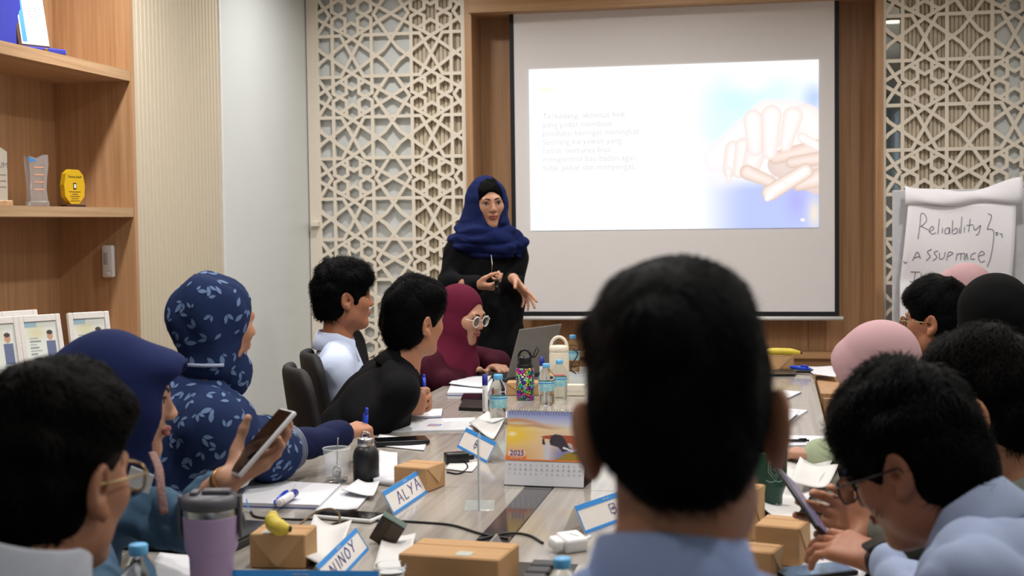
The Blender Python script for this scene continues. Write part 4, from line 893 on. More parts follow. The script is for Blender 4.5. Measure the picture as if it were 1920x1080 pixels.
# lavender tumbler
M_LAV = mat('lavender_powder_coat', (176, 152, 190), .45, var=.02, bump=.05, bscale=900); M_GLID = mat('grey_lid', (84, 84, 90), .45, var=.03)
q = topxy(394, 925, .205); e = empty('tumbler', q, math.radians(12), 'lavender steel tumbler with grey flip lid and carry handle', 'tumbler')
MB().lathe([(.0, 0), (.034, 0), (.036, .003), (.0385, .095), (.043, .105), (.0455, .112), (.048, .165), (.048, .168)], n=40).build('body', M_LAV, e, True)
MB().lathe([(.0475, .168), (.0478, .178), (.047, .180)], n=40, cap=False).build('steel_ring', M_STEEL, e, True)
l = MB().lathe([(.047, .180), (.0505, .182), (.0505, .196), (.046, .203), (.02, .205), (.001, .205)], n=40).build('lid', M_GLID, e, True)
MB().bbox((.012, 0, .208), (.05, .026, .010), .004, 2).build('spout_flap', M_GLID, l, True); MB().bbox((-.026, 0, .207), (.014, .034, .008), .003, 2).build('flap_hinge', M_GLID, l, True)
for sg in (-1, 1): MB().bbox((sg*.052, 0, .165), (.006, .02, .075), .0025, 2).build('handle_arm', M_GLID, e, True)
MB().tube([(-.053, 0, .17)]+[(.055*math.cos(a), .010+.042*math.sin(a), .150-.03*math.sin(a)) for a in np.linspace(math.pi, 0, 14)]+[(.053, 0, .17)], .005, 8).build('handle', M_GLID, e, True)
# black bottle with steel cap
q = gnd(687, 903); e = empty('flask', q, 0, 'small matte black flask with steel cap and ring', 'bottle')
MB().lathe([(0, 0), (.032, 0), (.034, .003), (.034, .068), (.031, .082), (.024, .092), (.021, .094)], n=36).build('body', mat('matte_black', (20, 20, 22), .4), e, True)
MB().lathe([(.021, .094), (.0215, .095), (.0215, .112), (.019, .115), (.0005, .116)], n=32).build('cap', M_STEEL, e, True); MB().tube([(.011*math.cos(a), .0, .121+.009*math.sin(a)) for a in np.linspace(0, 6.283, 20, endpoint=False)], .0026, 6, closed=True).build('ring', M_STEEL, e, True)
# glass with spoon
q = gnd(632, 905); e = empty('drinking_glass', q, 0, 'empty drinking glass with a steel spoon leaning inside', 'glass')
MB().lathe([(.0005, 0), (.0265, 0), (.0285, .004), (.0365, .090), (.0345, .0905), (.0265, .012), (.0005, .010)], n=36).build('wall', mat('thin_glass', (236, 242, 242), .03, alpha=.10, var=0), e, True)
MB().tube([(.0355*math.cos(a), .0355*math.sin(a), .0905) for a in np.linspace(0, 6.283, 32, endpoint=False)], .0013, 6, closed=True).build('rim', mat('glass_rim', (240, 244, 244), .05, alpha=.55, var=0), e, True)
MB().lathe([(.0005, .0005), (.026, .0005), (.028, .004), (.0278, .012), (.026, .0125), (.0005, .011)], n=32).build('thick_base', M_GLASS, e, True)
sp = empty('spoon', q, 0, 'steel teaspoon standing in the empty drinking glass', 'spoon'); b = MB(); b.tube(bez([(.006, -.016, .014), (.004, -.010, .035), (.002, 0, .07), (.0, .012, .108), (-.001, .018, .114)], 6), .0022, 8, flat=.7); b.build('handle', M_STEEL, sp, True)
b = MB(); b.grid(lambda u, v: (.006+.0125*math.cos(u*6.283)*math.sin(v*1.57), -.018+.004*(1-math.cos(v*1.57))*-1+.003, .030+.019*math.sin(u*6.283)*math.sin(v*1.57)), 20, 5); o = b.build('bowl', M_STEEL, sp, True); md = o.modifiers.new('s', 'SOLIDIFY'); md.thickness = .0012
# patterned flask, cream bottle
q = topxy(984, 668, .165); e = empty('flask', q, 0, 'flask with bright doodle pattern and black loop lid', 'bottle')
def doodle():
    m = mat('doodle_print', (240, 230, 180), .4, var=0); nt = m.node_tree; N = nt.nodes; L = nt.links; b = N['Principled BSDF']; tc = N.new('ShaderNodeTexCoord')
    v = N.new('ShaderNodeTexVoronoi'); v.inputs['Scale'].default_value = 70; L.new(tc.outputs['Object'], v.inputs['Vector']); hs = N.new('ShaderNodeHueSaturation'); hs.inputs['Saturation'].default_value = 1.5; hs.inputs['Value'].default_value = .9; L.new(v.outputs['Color'], hs.inputs['Color'])
    v2 = N.new('ShaderNodeTexVoronoi'); v2.feature = 'DISTANCE_TO_EDGE'; v2.inputs['Scale'].default_value = 110; L.new(tc.outputs['Object'], v2.inputs['Vector']); r = N.new('ShaderNodeValToRGB'); r.color_ramp.elements[0].position = .10; r.color_ramp.elements[1].position = .14; L.new(v2.outputs['Distance'], r.inputs[0])
    mx = N.new('ShaderNodeMix'); mx.data_type = 'RGBA'; mx.inputs['A'].default_value = (.02, .015, .03, 1); L.new(hs.outputs[0], mx.inputs['B']); L.new(r.outputs[0], mx.inputs['Factor']); L.new(mx.outputs['Result'], b.inputs['Base Color']); return m
MB().lathe([(0, 0), (.032, 0), (.0345, .003), (.0345, .118), (.033, .122)], n=36).build('body', doodle(), e, True)
MB().lathe([(.033, .122), (.030, .134), (.026, .140), (.0275, .142), (.0275, .160), (.024, .165), (.0005, .166)], n=32).build('lid', M_BLACKP, e, True); MB().tube([(.024*math.cos(a), 0, .158+.032*math.sin(a)) for a in np.linspace(0, math.pi, 16)], .005, 8).build('loop_handle', M_BLACKP, e, True)
MB().tube([(.03, 0, .16), (.042, .0, .19), (.05, 0, .20), (.054, 0, .19), (.046, 0, .172), (.034, 0, .158)], .0025, 6).build('wrist_strap', M_BLACKP, e, True)
q = topxy(1048, 648, .19); e = empty('bottle', q, 0, 'cream insulated bottle with arched carry handle', 'bottle'); M_CREAM = mat('cream_coat', (226, 216, 196), .5)
MB().lathe([(0, 0), (.036, 0), (.0385, .004), (.0385, .155), (.037, .162), (.037, .166)], n=36).build('body', M_CREAM, e, True); MB().lathe([(.037, .166), (.038, .168), (.038, .186), (.034, .190), (.0005, .191)], n=36).build('lid', M_CREAM, e, True)
MB().tube([(.032*math.cos(a), 0, .184+.04*math.sin(a)) for a in np.linspace(0, math.pi, 18)], .006, 8).build('carry_handle', M_CREAM, e, True)
b = MB(); b.box((.012, -.0385, .075), (.018, .002, .012)); b.build('print_mark', mat('coral_print', (220, 110, 110), .5), e); b = MB(); b.box((.020, -.036, .062), (.014, .002, .010)); b.build('print_mark', mat('teal_print', (120, 180, 190), .5), e)
text('print_text', 'us', .016, Matrix.Translation((.008, -.0392, .040)) @ MF, M_BLACKP, e)
# green tumbler
q = topxy(1446, 838, .21); 
KBt = None
q = gnd(1440, 955); e = empty('tumbler', q, 0, 'dark green tumbler with white crest print and clear lid', 'tumbler'); M_GRN = mat('dark_green_coat', (18, 62, 46), .35)
MB().lathe([(0, 0), (.030, 0), (.032, .004), (.0335, .035), (.041, .055), (.0425, .06), (.045, .135), (.045, .138)], n=40).build('body', M_GRN, e, True); MB().lathe([(.032, -.0), (.0335, .002), (.033, .005)], n=40, cap=False).build('base_ring', M_WHITE, e, True)
MB().lathe([(.0435, .138), (.0445, .142), (.0445, .152), (.040, .156), (.0005, .157)], n=36).build('lid', M_PET, e, True)
def onCyl(pts, r0, r1, zm, zM): return [((r0+(r1-r0)*(z-zm)/(zM-zm)+.0006)*math.sin(x/ .043), -(r0+(r1-r0)*(z-zm)/(zM-zm)+.0006)*math.cos(x/.043), z) for x, z in pts]
M_CREST = mat('pale_green_print', (128, 152, 140), .5); b = MB()
for pl in ([(-.004, .122), (.026, .122), (.027, .095), (.011, .075), (-.005, .095), (-.004, .122)], [(.000, .117), (.022, .117), (.022, .097), (.011, .082), (.000, .097), (.000, .117)], [(-.010, .076), (0, .071), (.011, .074), (.022, .071), (.032, .076)], [(.004, .112), (.016, .108), (.006, .100), (.016, .094), (.010, .088)], [(.004, .124), (.011, .132), (.018, .124)]):
    b.tube(onCyl([(x+.006, z) for x, z in pl], .0425, .045, .06, .135), .0009, 4)
b.build('crest_print', M_CREST, e)
b = MB(); tx = text('base_text', 'HarryPot', .0105, Matrix.Translation((.012, -.0345, .016)) @ MF, M_WHITE, e)
for v in tx.data.vertices: v.co.y = -math.sqrt(max(0, .0336**2-min(.0335, abs(v.co.x))**2))-.0006
# markers and pens
def marker(M, label, l=.135):
    e = empty('whiteboard_marker', (0, 0, 0), 0, label, 'marker', mat=M)
    MB().lathe([(.0005, 0), (.0085, 0), (.0095, .003), (.0095, l*.72), (.009, l*.73)], n=20).build('barrel', M_WHITE, e, True); MB().lathe([(.0098, l*.73), (.0100, l*.735), (.0096, l*.985), (.0005, l)], n=20).build('cap', M_NAVY, e, True)
    MB().lathe([(.0097, l*.06), (.0097, l*.09)], n=20, cap=False).build('ring', mat('maroon_print', (140, 40, 60), .5), e, True)
    t = text('print_text', 'White Board Marker', .0078, Matrix.Translation((.0, 0, l*.40)) @ MF @ Matrix.Rotation(math.pi/2, 4, 'Z'), M_BLACKP, e)
    for v in t.data.vertices: v.co.y = -math.sqrt(max(0, .0095**2-min(.0094, abs(v.co.x))**2))-.0004
    return e
q = topxy(909, 701, .145); marker(TR(q, -.3), 'white whiteboard marker with navy cap standing upright', .145)
q = topxy(1016, 668, .140); marker(TR(q), 'white marker with blue cap standing behind the short water bottle', .14)
a, b_ = at(523, 943, TZ0+.024), at(572, 912, TZ0+.024); d = V3(b_-a); marker(frame(a, d.cross(Vector((0, 0, 1))), d.cross(Vector((0, 0, 1))).cross(d)) @ Matrix.Identity(4) if False else Matrix.Translation(V3(a)) @ d.to_track_quat('Z', 'Y').to_matrix().to_4x4(), 'fat white marker with blue cap lying on the open notebook', .12)
M_PENB = mat('blue_pen_plastic', (26, 64, 190), .25, var=.03)
def pen(a, b, label, r=.0045, m=None, clip=True):
    a, b = np.array(a, float), np.array(b, float); e = empty('pen', a, 0, label, 'pen'); v = b-a; l = np.linalg.norm(v); d = v/l; m = m or M_PENB
    MB().tube([d*l*.12, d*l*.86], r, 10).build('barrel', m, e, True); MB().tube([d*l*.12, d*0], r*.9, 10, r2=r*.2).build('tip', m, e, True); MB().tube([d*l*.86, d*l], r*.7, 10).build('plunger', m, e, True)
    if clip:
        s_ = nrm(np.cross(d, [0, 1, .2]))*r*1.25; MB().tube([d*l*.55+s_, d*l*.86+s_*1.1, d*l*.90+s_*.4], r*.35, 6).build('clip', m, e, True)
    return e
pen(at(515, 945, TZ0+.016), at(538, 922, TZ0+.016), 'blue and clear pen lying beside the fat marker on the notebook', .007)
pw = PEOPLE['leaf']['hand']['R']; pen(pw['tips'][0]+np.array([.01, -.01, -.02]), dep(688, 765, 3.78), 'blue pen held by the person in leaf-print cape', .006)
pw = PEOPLE['jacket']['hand']['L']; pen(dep(797, 745, 4.62), dep(795, 702, 4.64), 'blue pen held upright by the person in black jacket', .0055)
# ------------------------------------------------------------------ name cards
M_INK = mat('blue_ink', (44, 52, 140), .6); M_CARD = mat('cream_card', (224, 218, 212), .7, var=.01); M_PLAS = mat('clear_card_sleeve', (200, 205, 205), .2, alpha=.35, var=0)
def tent(BL, BR, TL, TR_, label, h=None, name=None, logo=False):
    bl, br = gnd(*BL), gnd(*BR)
    if h is None:
        best = None
        for hh in np.arange(.035, .10, .001):
            tl, tr = at(*TL, TZ0+hh), at(*TR_, TZ0+hh); e1 = abs(((tl+tr)/2-(bl+br)/2)@nrm(br-bl))
            if best is None or e1 < best[0]: best = (e1, hh)
        h = best[1]
    tl, tr = at(*TL, TZ0+h), at(*TR_, TZ0+h); x = br-bl; L_ = (np.linalg.norm(x)+np.linalg.norm(tr-tl))/2; x = nrm(x+(tr-tl)*1.0); c = (bl+br)/2; ct = (tl+tr)/2
    y = ct-c; y = y-x*(y@x); y[2] = h; lean = np.array([y[0], y[1], 0]); ll = max(.012, np.linalg.norm(lean)); lean = nrm(lean)*min(ll, .05); y = lean+np.array([0, 0, h]); S_ = np.linalg.norm(y)
    e = empty('name_card', c, 0, label, 'name card'); Mf = frame((0, 0, 0), x, y)      # local xy on front panel
    def panel(name, x0, x1, y0, y1, z, m, t=.0006): 
        b = MB().box(((x0+x1)/2, (y0+y1)/2, z), (x1-x0, y1-y0, t), Mf); return b.build(name, m, e)
    panel('front_panel', -L_/2, L_/2, 0, S_, 0, M_CARD, .0012)
    bw = S_*.14; z = .0012
    panel('blue_border', -L_/2, L_/2, S_-bw*1.3, S_, z, M_BLUE); panel('blue_border', -L_/2, L_/2, 0, bw*.75, z, M_BLUE); panel('blue_border', -L_/2, -L_/2+bw*.5, bw*.75, S_-bw*1.3, z, M_BLUE); panel('blue_border', L_/2-bw*.5, L_/2, bw*.75, S_-bw*1.3, z, M_BLUE)
    yb = lean*2
    b = MB(); Mb = frame(V3(yb), -x, y-yb); b.box((0, np.linalg.norm(y-yb)/2, 0), (L_, np.linalg.norm(y-yb), .0012), Mb); b.build('back_panel', M_PLAS, e)
    if name:
        G = {'A': [[(0, 0), (.45, 1), (.55, 1), (.9, 0)], [(.2, .4), (.75, .45)]], 'L': [[(.1, 1), (.1, 0)], [(.1, 0), (.7, .02)]], 'Y': [[(0, 1), (.4, .5)], [(.85, 1), (.4, .5), (.2, 0)]], 'N': [[(0, 0), (.1, 1)], [(.1, 1), (.7, 0)], [(.7, 0), (.8, 1)]], 'I': [[(.2, 1), (.2, 0)]], 'O': [[(.4, 1), (.05, .6), (.1, .1), (.5, .05), (.75, .5), (.4, 1)]]}
        P_ = []; cw = L_*.125; chh = S_*.42; adv = [.62 if q == 'I' else 1.2 for q in name]; x0 = -cw*sum(adv)/2
        for i, cc in enumerate(name):
            for s_ in G[cc]: P_.append([(x0+sum(adv[:i])*cw+a*cw+(b2-.5)*.004, S_*.24+b2*chh+i*.0015) for a, b2 in s_])
        tag(strokes('handwritten_name', P_, .0011, Mf @ Matrix.Translation((0, 0, .0016)), M_INK, e), kind='stuff')
    if logo:
        P_ = [[(-.011, .010), (.011, .010)], [(-.011, .010), (-.011, -.010)], [(.011, .010), (.011, -.010)], [(-.011, -.010), (-.003, -.010)], [(.011, -.010), (.003, -.010)], [(-.003, -.010), (-.001, -.015)], [(-.001, -.015), (.003, -.010)]]
        lx = logo if isinstance(logo, float) else 0; strokes('logo_bubble', P_, .0008, Mf @ Matrix.Translation((lx*L_, S_*.52, .0016)), M_INK, e)
        text('logo_text', 'talk', .011, Mf @ Matrix.Translation((lx*L_+.001, S_*.52, .0018)), M_INK, e)
    text('border_text', 'Talkactive Training', .0038, Mf @ Matrix.Translation((0, S_-bw*.65, .0020)), M_CARD, e)
    return e
tent((738, 967), (813, 915), (716, 922), (791, 877), 'blue-bordered name card reading ALYA', name='ALYA')
tent((620, 1102), (692, 1033), (593, 1064), (665, 987), 'blue-bordered name card reading NINOY', name='NINOY')
tent((858, 838), (912, 868), (875, 802), (933, 830), 'blue-bordered name card with speech-bubble logo behind the acrylic stand', logo=True)
tent((1097, 1001), (1205, 962), (1076, 950), (1184, 913), 'blue-bordered name card with talk logo beside the white charger', logo=.05)
tent((412, 1150), (708, 1152), (414, 1068), (706, 1071), 'wide blue-topped name card at the near table end', h=.07)
tent((1064, 722), (1120, 722), (1066, 703), (1120, 703), 'small blue-topped name card behind the cream label box', h=.05)
e = empty('label_box', gnd(1072, 742), 0, 'cream label box with printed letters behind the calendar', 'box'); MB().bbox((0, .01, .022), (.10, .03, .044), .003, 1).build('body', M_CREAM, e); text('print_text', 'tactive', .02, Matrix.Translation((.01, -.0062, .024)) @ MF, M_WHITE, e)
# ------------------------------------------------------------------ desk calendar
bl, br = gnd(945, 910), gnd(1094, 916); x = nrm(br-bl); x[2] = 0; x = nrm(x); L_ = .207; fw = np.array([-x[1], x[0], 0]); hC = .185; lean = .05
e = empty('desk_calendar', bl, math.atan2(x[1], x[0]), 'spiral desk calendar with sunset sea cliff picture and 2025 printed', 'calendar')
y = np.array([0, lean, hC]); S_ = np.linalg.norm(y); Mf = frame((0, 0, 0), (1, 0, 0), y); M_CALB = mat('calendar_board', (24, 24, 28), .6)
MB().box((L_/2, S_/2, -.0015), (L_, S_, .002), Mf).build('page', M_PAPER, e); Mb = frame((0, 2*lean, 0), (1, 0, 0), (0, -lean, hC)); MB().box((L_/2, S_/2, 0), (L_, S_, .002), Mb).build('back_board', M_CALB, e); MB().box((L_/2, lean, .001), (L_, 2*lean, .002)).build('base_board', M_CALB, e)
def calpic(U, V):
    C = np.zeros((len(U), 3))+np.array([.56, .60, .82])
    C = over(C, (.80, .80, .86), ss(V, 1., .70)); C = over(C, (.97, .86, .58), ss(V, .78, .62)*(1-.55*U)); C = over(C, (.90, .78, .66), ss(V, .66, .56)*.9)
    st = np.exp(-((V-.80+.10*U-.03*np.sin(U*9))/.035)**2)*ss(U, .75, .1); C = over(C, (.80, .50, .34), st*.9); st = np.exp(-((V-.70+.07*(U-.3)+.015*np.sin(U*14))/.03)**2)*ss(U, .85, .35); C = over(C, (.72, .52, .46), st*.85)
    C = over(C, (.98, .80, .22), np.exp(-((U-.05)/.28)**2-((V-.50)/.22)**2)*.95); C = over(C, (1, .97, .85), np.exp(-((U-.07)/.05)**2-((V-.53)/.045)**2))
    C = over(C, (.86, .66, .42), ss(V, .42, .10)*(1-ss(U, .2, .6))*.7); C = over(C, (.48, .50, .72), ss(U, .45, .75)*ss(V, .42, .15)*.95); C = over(C, (.80, .82, .90), np.exp(-((U-.53)/.05)**2)*ss(V, .44, .30)*.8)
    def poly(pts, col, soft=.006):
        nonlocal C
        ins = np.zeros(len(U), bool); j = len(pts)-1
        for i in range(len(pts)):
            xi, yi = pts[i]; xj, yj = pts[j]; c = ((yi > V) != (yj > V)) & (U < (xj-xi)*(V-yi)/(yj-yi+1e-12)+xi); ins ^= c; j = i
        C = over(C, col, ins.astype(float))
    poly([(.44, .49), (.50, .52), (.70, .53), (1.0, .53), (1, .30), (.86, .25), (.83, .36), (.62, .41), (.55, .44), (.46, .46)], (.66, .34, .24))
    poly([(.55, .40), (.57, .52), (.62, .55), (.70, .53), (.74, .45), (.80, .30), (.84, .24), (.72, .19), (.66, .29), (.56, .33)], (.26, .23, .27))
    poly([(.455, .34), (.46, .44), (.475, .46), (.49, .42), (.492, .33)], (.20, .19, .26)); poly([(.73, .30), (.86, .22), (.84, .20), (.72, .27)], (.92, .92, .95))
    poly([(.58, .02), (.70, .08), (.74, .16), (.86, .20), (1, .24), (1, .0), (.5, .0)], (.62, .52, .22)); poly([(.82, .16), (.90, .23), (1, .22), (1, .17)], (.36, .40, .22))
    C = over(C, (.90, .48, .24), ((V < .028) | ((U < .27) & (V < .11))).astype(float)); C = over(C, (.95, .80, .72), ((U > .03) & (U < .25) & (V > .08) & (V < .20)).astype(float))
    return C
o = picture('sunset_picture', (0, 0, 0), (L_, 0, 0), (0, S_*.66*lean/S_, S_*.66*hC/S_), 110, 90, calpic, colmat('calendar_print', .35), e); o.location = (0, lean*.34-.0012, hC*.34)
text('year_text', '2025', .019, Mf @ Matrix.Translation((.030, S_*.34+.018, .0022)), M_INK, e); text('month_text', 'AGUSTUS', .0075, Mf @ Matrix.Translation((.030, S_*.34+.0065, .0022)), M_CARD, e)
M_GREYI = mat('grey_ink', (120, 116, 124), .6)
for r_, row in enumerate(('M S S R K J S M S S R K J S'.split(), '17 18 19 20 21 22 23 24 25 26 27 28 29 30'.split(), '1 2 3 4 5 6 7 8 9 10 11 12 13 14'.split())):
    for k, t in enumerate(row): text('date_text', t, .0062 if r_ else .0068, Mf @ Matrix.Translation((.012+k*.0141, S_*.28-r_*.011, .0012)), M_GREYI, e, extrude=.0001)
for k in range(28): 
    xx = .006+k*(L_-.012)/27
    if k == 0: cl = MB().tube([(0, lean+.006*math.cos(a), hC-.001+.0065*math.sin(a)) for a in np.linspace(0, 6.283, 12, endpoint=False)], .0008, 5, closed=True).build('ring', M_STEEL, e, True, loc=(xx, 0, 0))
    else: link('ring', cl.data, None, e, loc=(xx, 0, 0))
# ------------------------------------------------------------------ acrylic stand
q = gnd(899, 952); vd = nrm(np.array([q[0], q[1], 0])); M_ACR = mat('acrylic', (225, 240, 240), .03, alpha=.16, var=0)
e = empty('acrylic_stand', q, math.atan2(vd[1], vd[0])-.04, 'clear acrylic sign stand seen edge-on beside the calendar', 'sign stand')
MB().bbox((.02, 0, .085), (.11, .004, .168), .001, 1).build('upright', M_ACR, e); MB().bbox((.02, -.0, .0015), (.11, .07, .003), .001, 1).build('base', M_ACR, e); MB().bbox((-.036, 0, .085), (.0015, .0042, .168), .0003, 1).build('polished_edge', mat('acrylic_edge', (190, 196, 196), .15, var=0), e)
# ------------------------------------------------------------------ papers, books
def sheet(px, label, name='paper_sheet', z=TZ0, t=.0012, m=None, curl=.0, cat='paper', parent=None):
    P = [gnd(u, v, z+t) for u, v in px]; c = np.mean(P, 0); b = MB(); n = 8
    def fn(u, v):
        p = P[0]*(1-u)*(1-v)+P[1]*u*(1-v)+P[2]*u*v+P[3]*(1-u)*v-c; p = p+np.array([0, 0, curl*((2*u-1)**2*.6+(2*v-1)**2*.4)+abs(curl)*.25*(1+math.sin(u*5+v*3))]); return p
    b.grid(fn, n, n); k = len(b.V); b.V += [(v[0], v[1], v[2]-t) for v in b.V[:k]]; q0 = k; b.F += [tuple(i+k for i in f[::-1]) for f in b.F]
    w_ = n+1; rim = [i for i in range(w_)]+[j*w_+n for j in range(1, w_)]+[n*w_+i for i in range(n-1, -1, -1)]+[j*w_ for j in range(n-1, 0, -1)]
    for i in range(len(rim)): a, b2 = rim[i], rim[(i+1) % len(rim)]; b.F.append((b2, a, a+k, b2+k))
    o = b.build(name, m or M_PAPER, parent, True, loc=c)
    if label: tag(o, label, cat)
    return o
M_NB = mat('blue_notebook_cover', (62, 84, 160), .5)
c0 = gnd(540, 940)
def book(px, label, t=.012, cover=None, pages=M_PAPER, name='notebook', curl=0):
    P = [gnd(u, v) for u, v in px]; c = np.mean(P, 0); e = empty(name, (c[0], c[1], TZ0), 0, label, 'notebook')
    def slab(nm, s_, z0, z1, m):
        b = MB(); q = [(P[i]-c)*s_ for i in range(4)]; b.prism([(p[0], p[1]) for p in q], z0, z1); return b.build(nm, m, e)
    slab('cover', 1, 0, .002, cover or M_NB); slab('pages', .985, .002, t, pages); return e
nb = book([(445, 950), (600, 955), (640, 915), (470, 905)], 'open white notebook with blue cover edge beside the drinking glass', .010)
MB().tube([gnd(520, 953, TZ0+.0104)-np.array(nb.location), gnd(555, 908, TZ0+.0104)-np.array(nb.location)], .0006, 4).build('gutter', mat('gutter_grey', (150, 150, 156), .7), nb)
MB().tube(bez([np.array(v)-np.array(nb.location) for v in (gnd(462, 935, TZ0+.03), gnd(465, 950, TZ0+.012), gnd(472, 958, TZ0+.004))], 5), .004, 6, flat=.2).build('ribbon', M_BLUE, nb, True)
sheet([(590, 960), (670, 955), (712, 905), (640, 912)], 'loose white sheets lying between the open notebook and the ALYA card', t=.002, curl=.003)
sheet([(640, 925), (700, 935), (712, 910), (672, 905)], 'curled white sheet on top beside the black flask', z=TZ0+.006, curl=.008)
bk = book([(715, 812), (888, 808), (892, 785), (733, 790)], 'white training folder with blue and orange logo beside the black jacket', .005, M_PAPER)
strokes('logo_bubble', [[(-.02, .012), (.02, .012)], [(-.02, .012), (-.02, -.012)], [(.02, .012), (.02, -.012)], [(-.02, -.012), (.02, -.012)]], .0011, Matrix.Translation(V3(gnd(815, 797, TZ0+.0055)-np.array(bk.location))) @ Matrix.Rotation(math.pi, 4, 'Z'), M_PENB, bk); strokes('logo_line', [[(-.02, -.018), (.015, -.018)], [(-.02, -.023), (.01, -.023)]], .0011, Matrix.Translation(V3(gnd(815, 797, TZ0+.0055)-np.array(bk.location))), mat('orange_print', (230, 140, 70), .6), bk)
book([(765, 788), (828, 783), (830, 770), (780, 772)], 'white notebook under the clasped hands', .008)
sheet([(700, 835), (795, 845), (802, 825), (712, 815)], 'white sheets under the black phone case', t=.002, curl=.002)
book([(838, 742), (915, 742), (925, 715), (850, 715)], 'stack of white handouts with blue edge near the laptop', .012)
sheet([(842, 722), (905, 728), (922, 708), (860, 705)], 'top handout sheet curling up near the laptop', z=TZ0+.013, curl=.006)
book([(860, 770), (915, 772), (918, 756), (868, 754)], 'black notebook lying beside the upright marker', .012, M_BLACKP, M_BLACKP)
book([(864, 752), (912, 754), (914, 742), (870, 740)], 'grey tablet stacked near the upright marker', .010, M_STEEL, mat('dark_screen', (24, 24, 26), .1))
sheet([(1525, 703), (1572, 708), (1560, 688), (1505, 688)], 'white paper at the far right corner of the table', t=.0015, curl=.004)
book([(1448, 800), (1478, 795), (1515, 772), (1470, 768)], 'open white notebook with lifted pages on the right table edge', .006, M_PAPER)
sheet([(1445, 795), (1470, 800), (1500, 778), (1470, 768)], 'lifted notebook page on the right table side', z=TZ0+.008, curl=.010)
book([(1452, 752), (1480, 748), (1503, 737), (1470, 734)], 'rolled white workbook with blue edge', .006)
b = MB()
for k in range(5): b.tube([(-.05, .0+k*.006, .016-.001*k+.005*math.sin(k)), (.02, .0+k*.006, .016)], .0115-.0012*k, 12, flat=.8)
q = gnd(1458, 750); tag(b.build('rolled_pages', M_PAPER, None, True, loc=(q[0], q[1], TZ0-.003)), 'rolled pages of a white workbook on the right of the table', 'paper')
book([(1455, 838), (1560, 835), (1560, 820), (1470, 818)], 'white writing pad under a black pen', .004, M_PAPER)
pen(gnd(1475, 826, TZ0+.010), gnd(1517, 826, TZ0+.010), 'black pen lying on the white writing pad', .0045, M_BLACKP)
sheet([(1400, 945), (1480, 1000), (1570, 870), (1455, 858)], 'crumpled white paper bag behind the green tumbler', z=TZ0+.002, t=.003, curl=.022, m=M_TISS)
sheet([(1480, 915), (1550, 922), (1572, 885), (1500, 868)], 'folded tissue resting on the paper bag beside the phone', z=TZ0+.02, t=.003, curl=.014, m=M_TISS)
sheet([(1460, 1100), (1600, 1110), (1640, 1050), (1500, 1035)], 'white sheet with blue handwriting under the watch hand', t=.0012)
q = gnd(1525, 1050, TZ0+.0016); strokes('blue_writing', [[(-.04, .0), (-.03, .012), (-.02, .0), (-.01, .012)], [(0, 0), (.01, .01), (.02, .0)], [(.03, .002), (.045, .008)]], .0012, TR(q, .1), M_INK); o = bpy.data.objects['blue_writing']; o.parent = [x for x in bpy.data.objects if x.get('label', '').startswith('white sheet with blue')][0]; o.data.transform(Matrix.Translation(-o.parent.location))
sheet([(560, 1060), (625, 1075), (660, 1000), (590, 985)], 'crumpled white tissue between the small kraft box and the NINOY card', t=.003, curl=.020, m=M_TISS)
sheet([(700, 1075), (760, 1080), (780, 1010), (720, 1005)], 'white paper wrapper beside the NINOY card', t=.002, curl=.008, m=M_TISS)
sheet([(250, 1105), (420, 1110), (430, 1045), (300, 1040)], 'white paper plate edge beside the lavender tumbler', t=.004, curl=.004)
sheet([(880, 800), (925, 830), (948, 790), (915, 778)], 'crumpled tissue in front of the upright marker', t=.003, curl=.012, m=M_TISS)
sheet([(835, 880), (885, 885), (900, 868), (850, 860)], 'white napkin under the black power adapter', t=.002, curl=.002, m=M_TISS)
sheet([(700, 900), (745, 905), (745, 850), (712, 845)], 'white paper packet behind the black flask', t=.012, curl=.002)
# ------------------------------------------------------------------ phones, laptops, chargers, cables
M_SCREEN = mat('dark_phone_glass', (12, 12, 14), .08); M_PHW = mat('white_phone_case', (214, 212, 214), .35)
def phone(M, label, case, screen=None, sz=(.073, .152, .009), rim=True):
    e = empty('phone', (0, 0, 0), 0, label, 'phone', mat=M)
    MB().bbox((0, 0, 0), sz, .0035, 2).build('case', case, e, True); MB().bbox((0, 0, sz[2]/2+.0002), (sz[0]-.007, sz[1]-.007, .0012), .0005, 1).build('screen', screen or M_SCREEN, e); return e
H = PEOPLE['navy']['hand']['L']; ax = nrm(RT*.60+UP*.72+FW*.35); nn = -RT*.70+UP*.5-FW*.42; nn = nrm(nn-ax*(nn@ax)); xx = np.cross(ax, nn)
phone(frame(H['palm']+H['n']*.010+H['f']*.030+UP*.004, xx, ax), 'phone in pale grey case held by the person in navy headscarf', M_PHW)
a, b_ = dep(1540, 985, 2.43), dep(1479, 912, 2.48); ax = nrm(nrm(b_-a)+np.array([0, .5, .1])); nn = np.array([.90, -.24, .40]); nn = nrm(nn-ax*(nn@ax)); xx = np.cross(ax, nn)
phone(frame((a+b_)/2, xx, ax), 'black phone with glowing mauve screen held by the person in grey-green shirt', M_BLACKP, mat('lit_phone_screen', (110, 108, 142), .2, emit=.2, var=.4, scale=20))
phone(TR(gnd(655, 972)+np.array([0, 0, .006]), math.radians(78)), 'white phone lying on the table charging behind the NINOY card', M_WHITE)
phone(TR(gnd(752, 833)+np.array([0, 0, .010]), math.radians(-66)), 'large black phone in thick case lying on white sheets', M_BLACKP, None, (.085, .165, .014))
phone(TR(gnd(1525, 1078)+np.array([0, 0, .006]), math.radians(-60)), 'phone lying face up with painted blue reflection below the watch hand', M_BLACKP, mat('reflection_tint_screen', (90, 120, 150), .05))  # blue reflection is put into the base colour of the screen
phone(TR(gnd(1478, 963)+np.array([0, 0, .006]), math.radians(-70)), 'dark phone lying behind the mauve-lit phone', M_BLACKP)
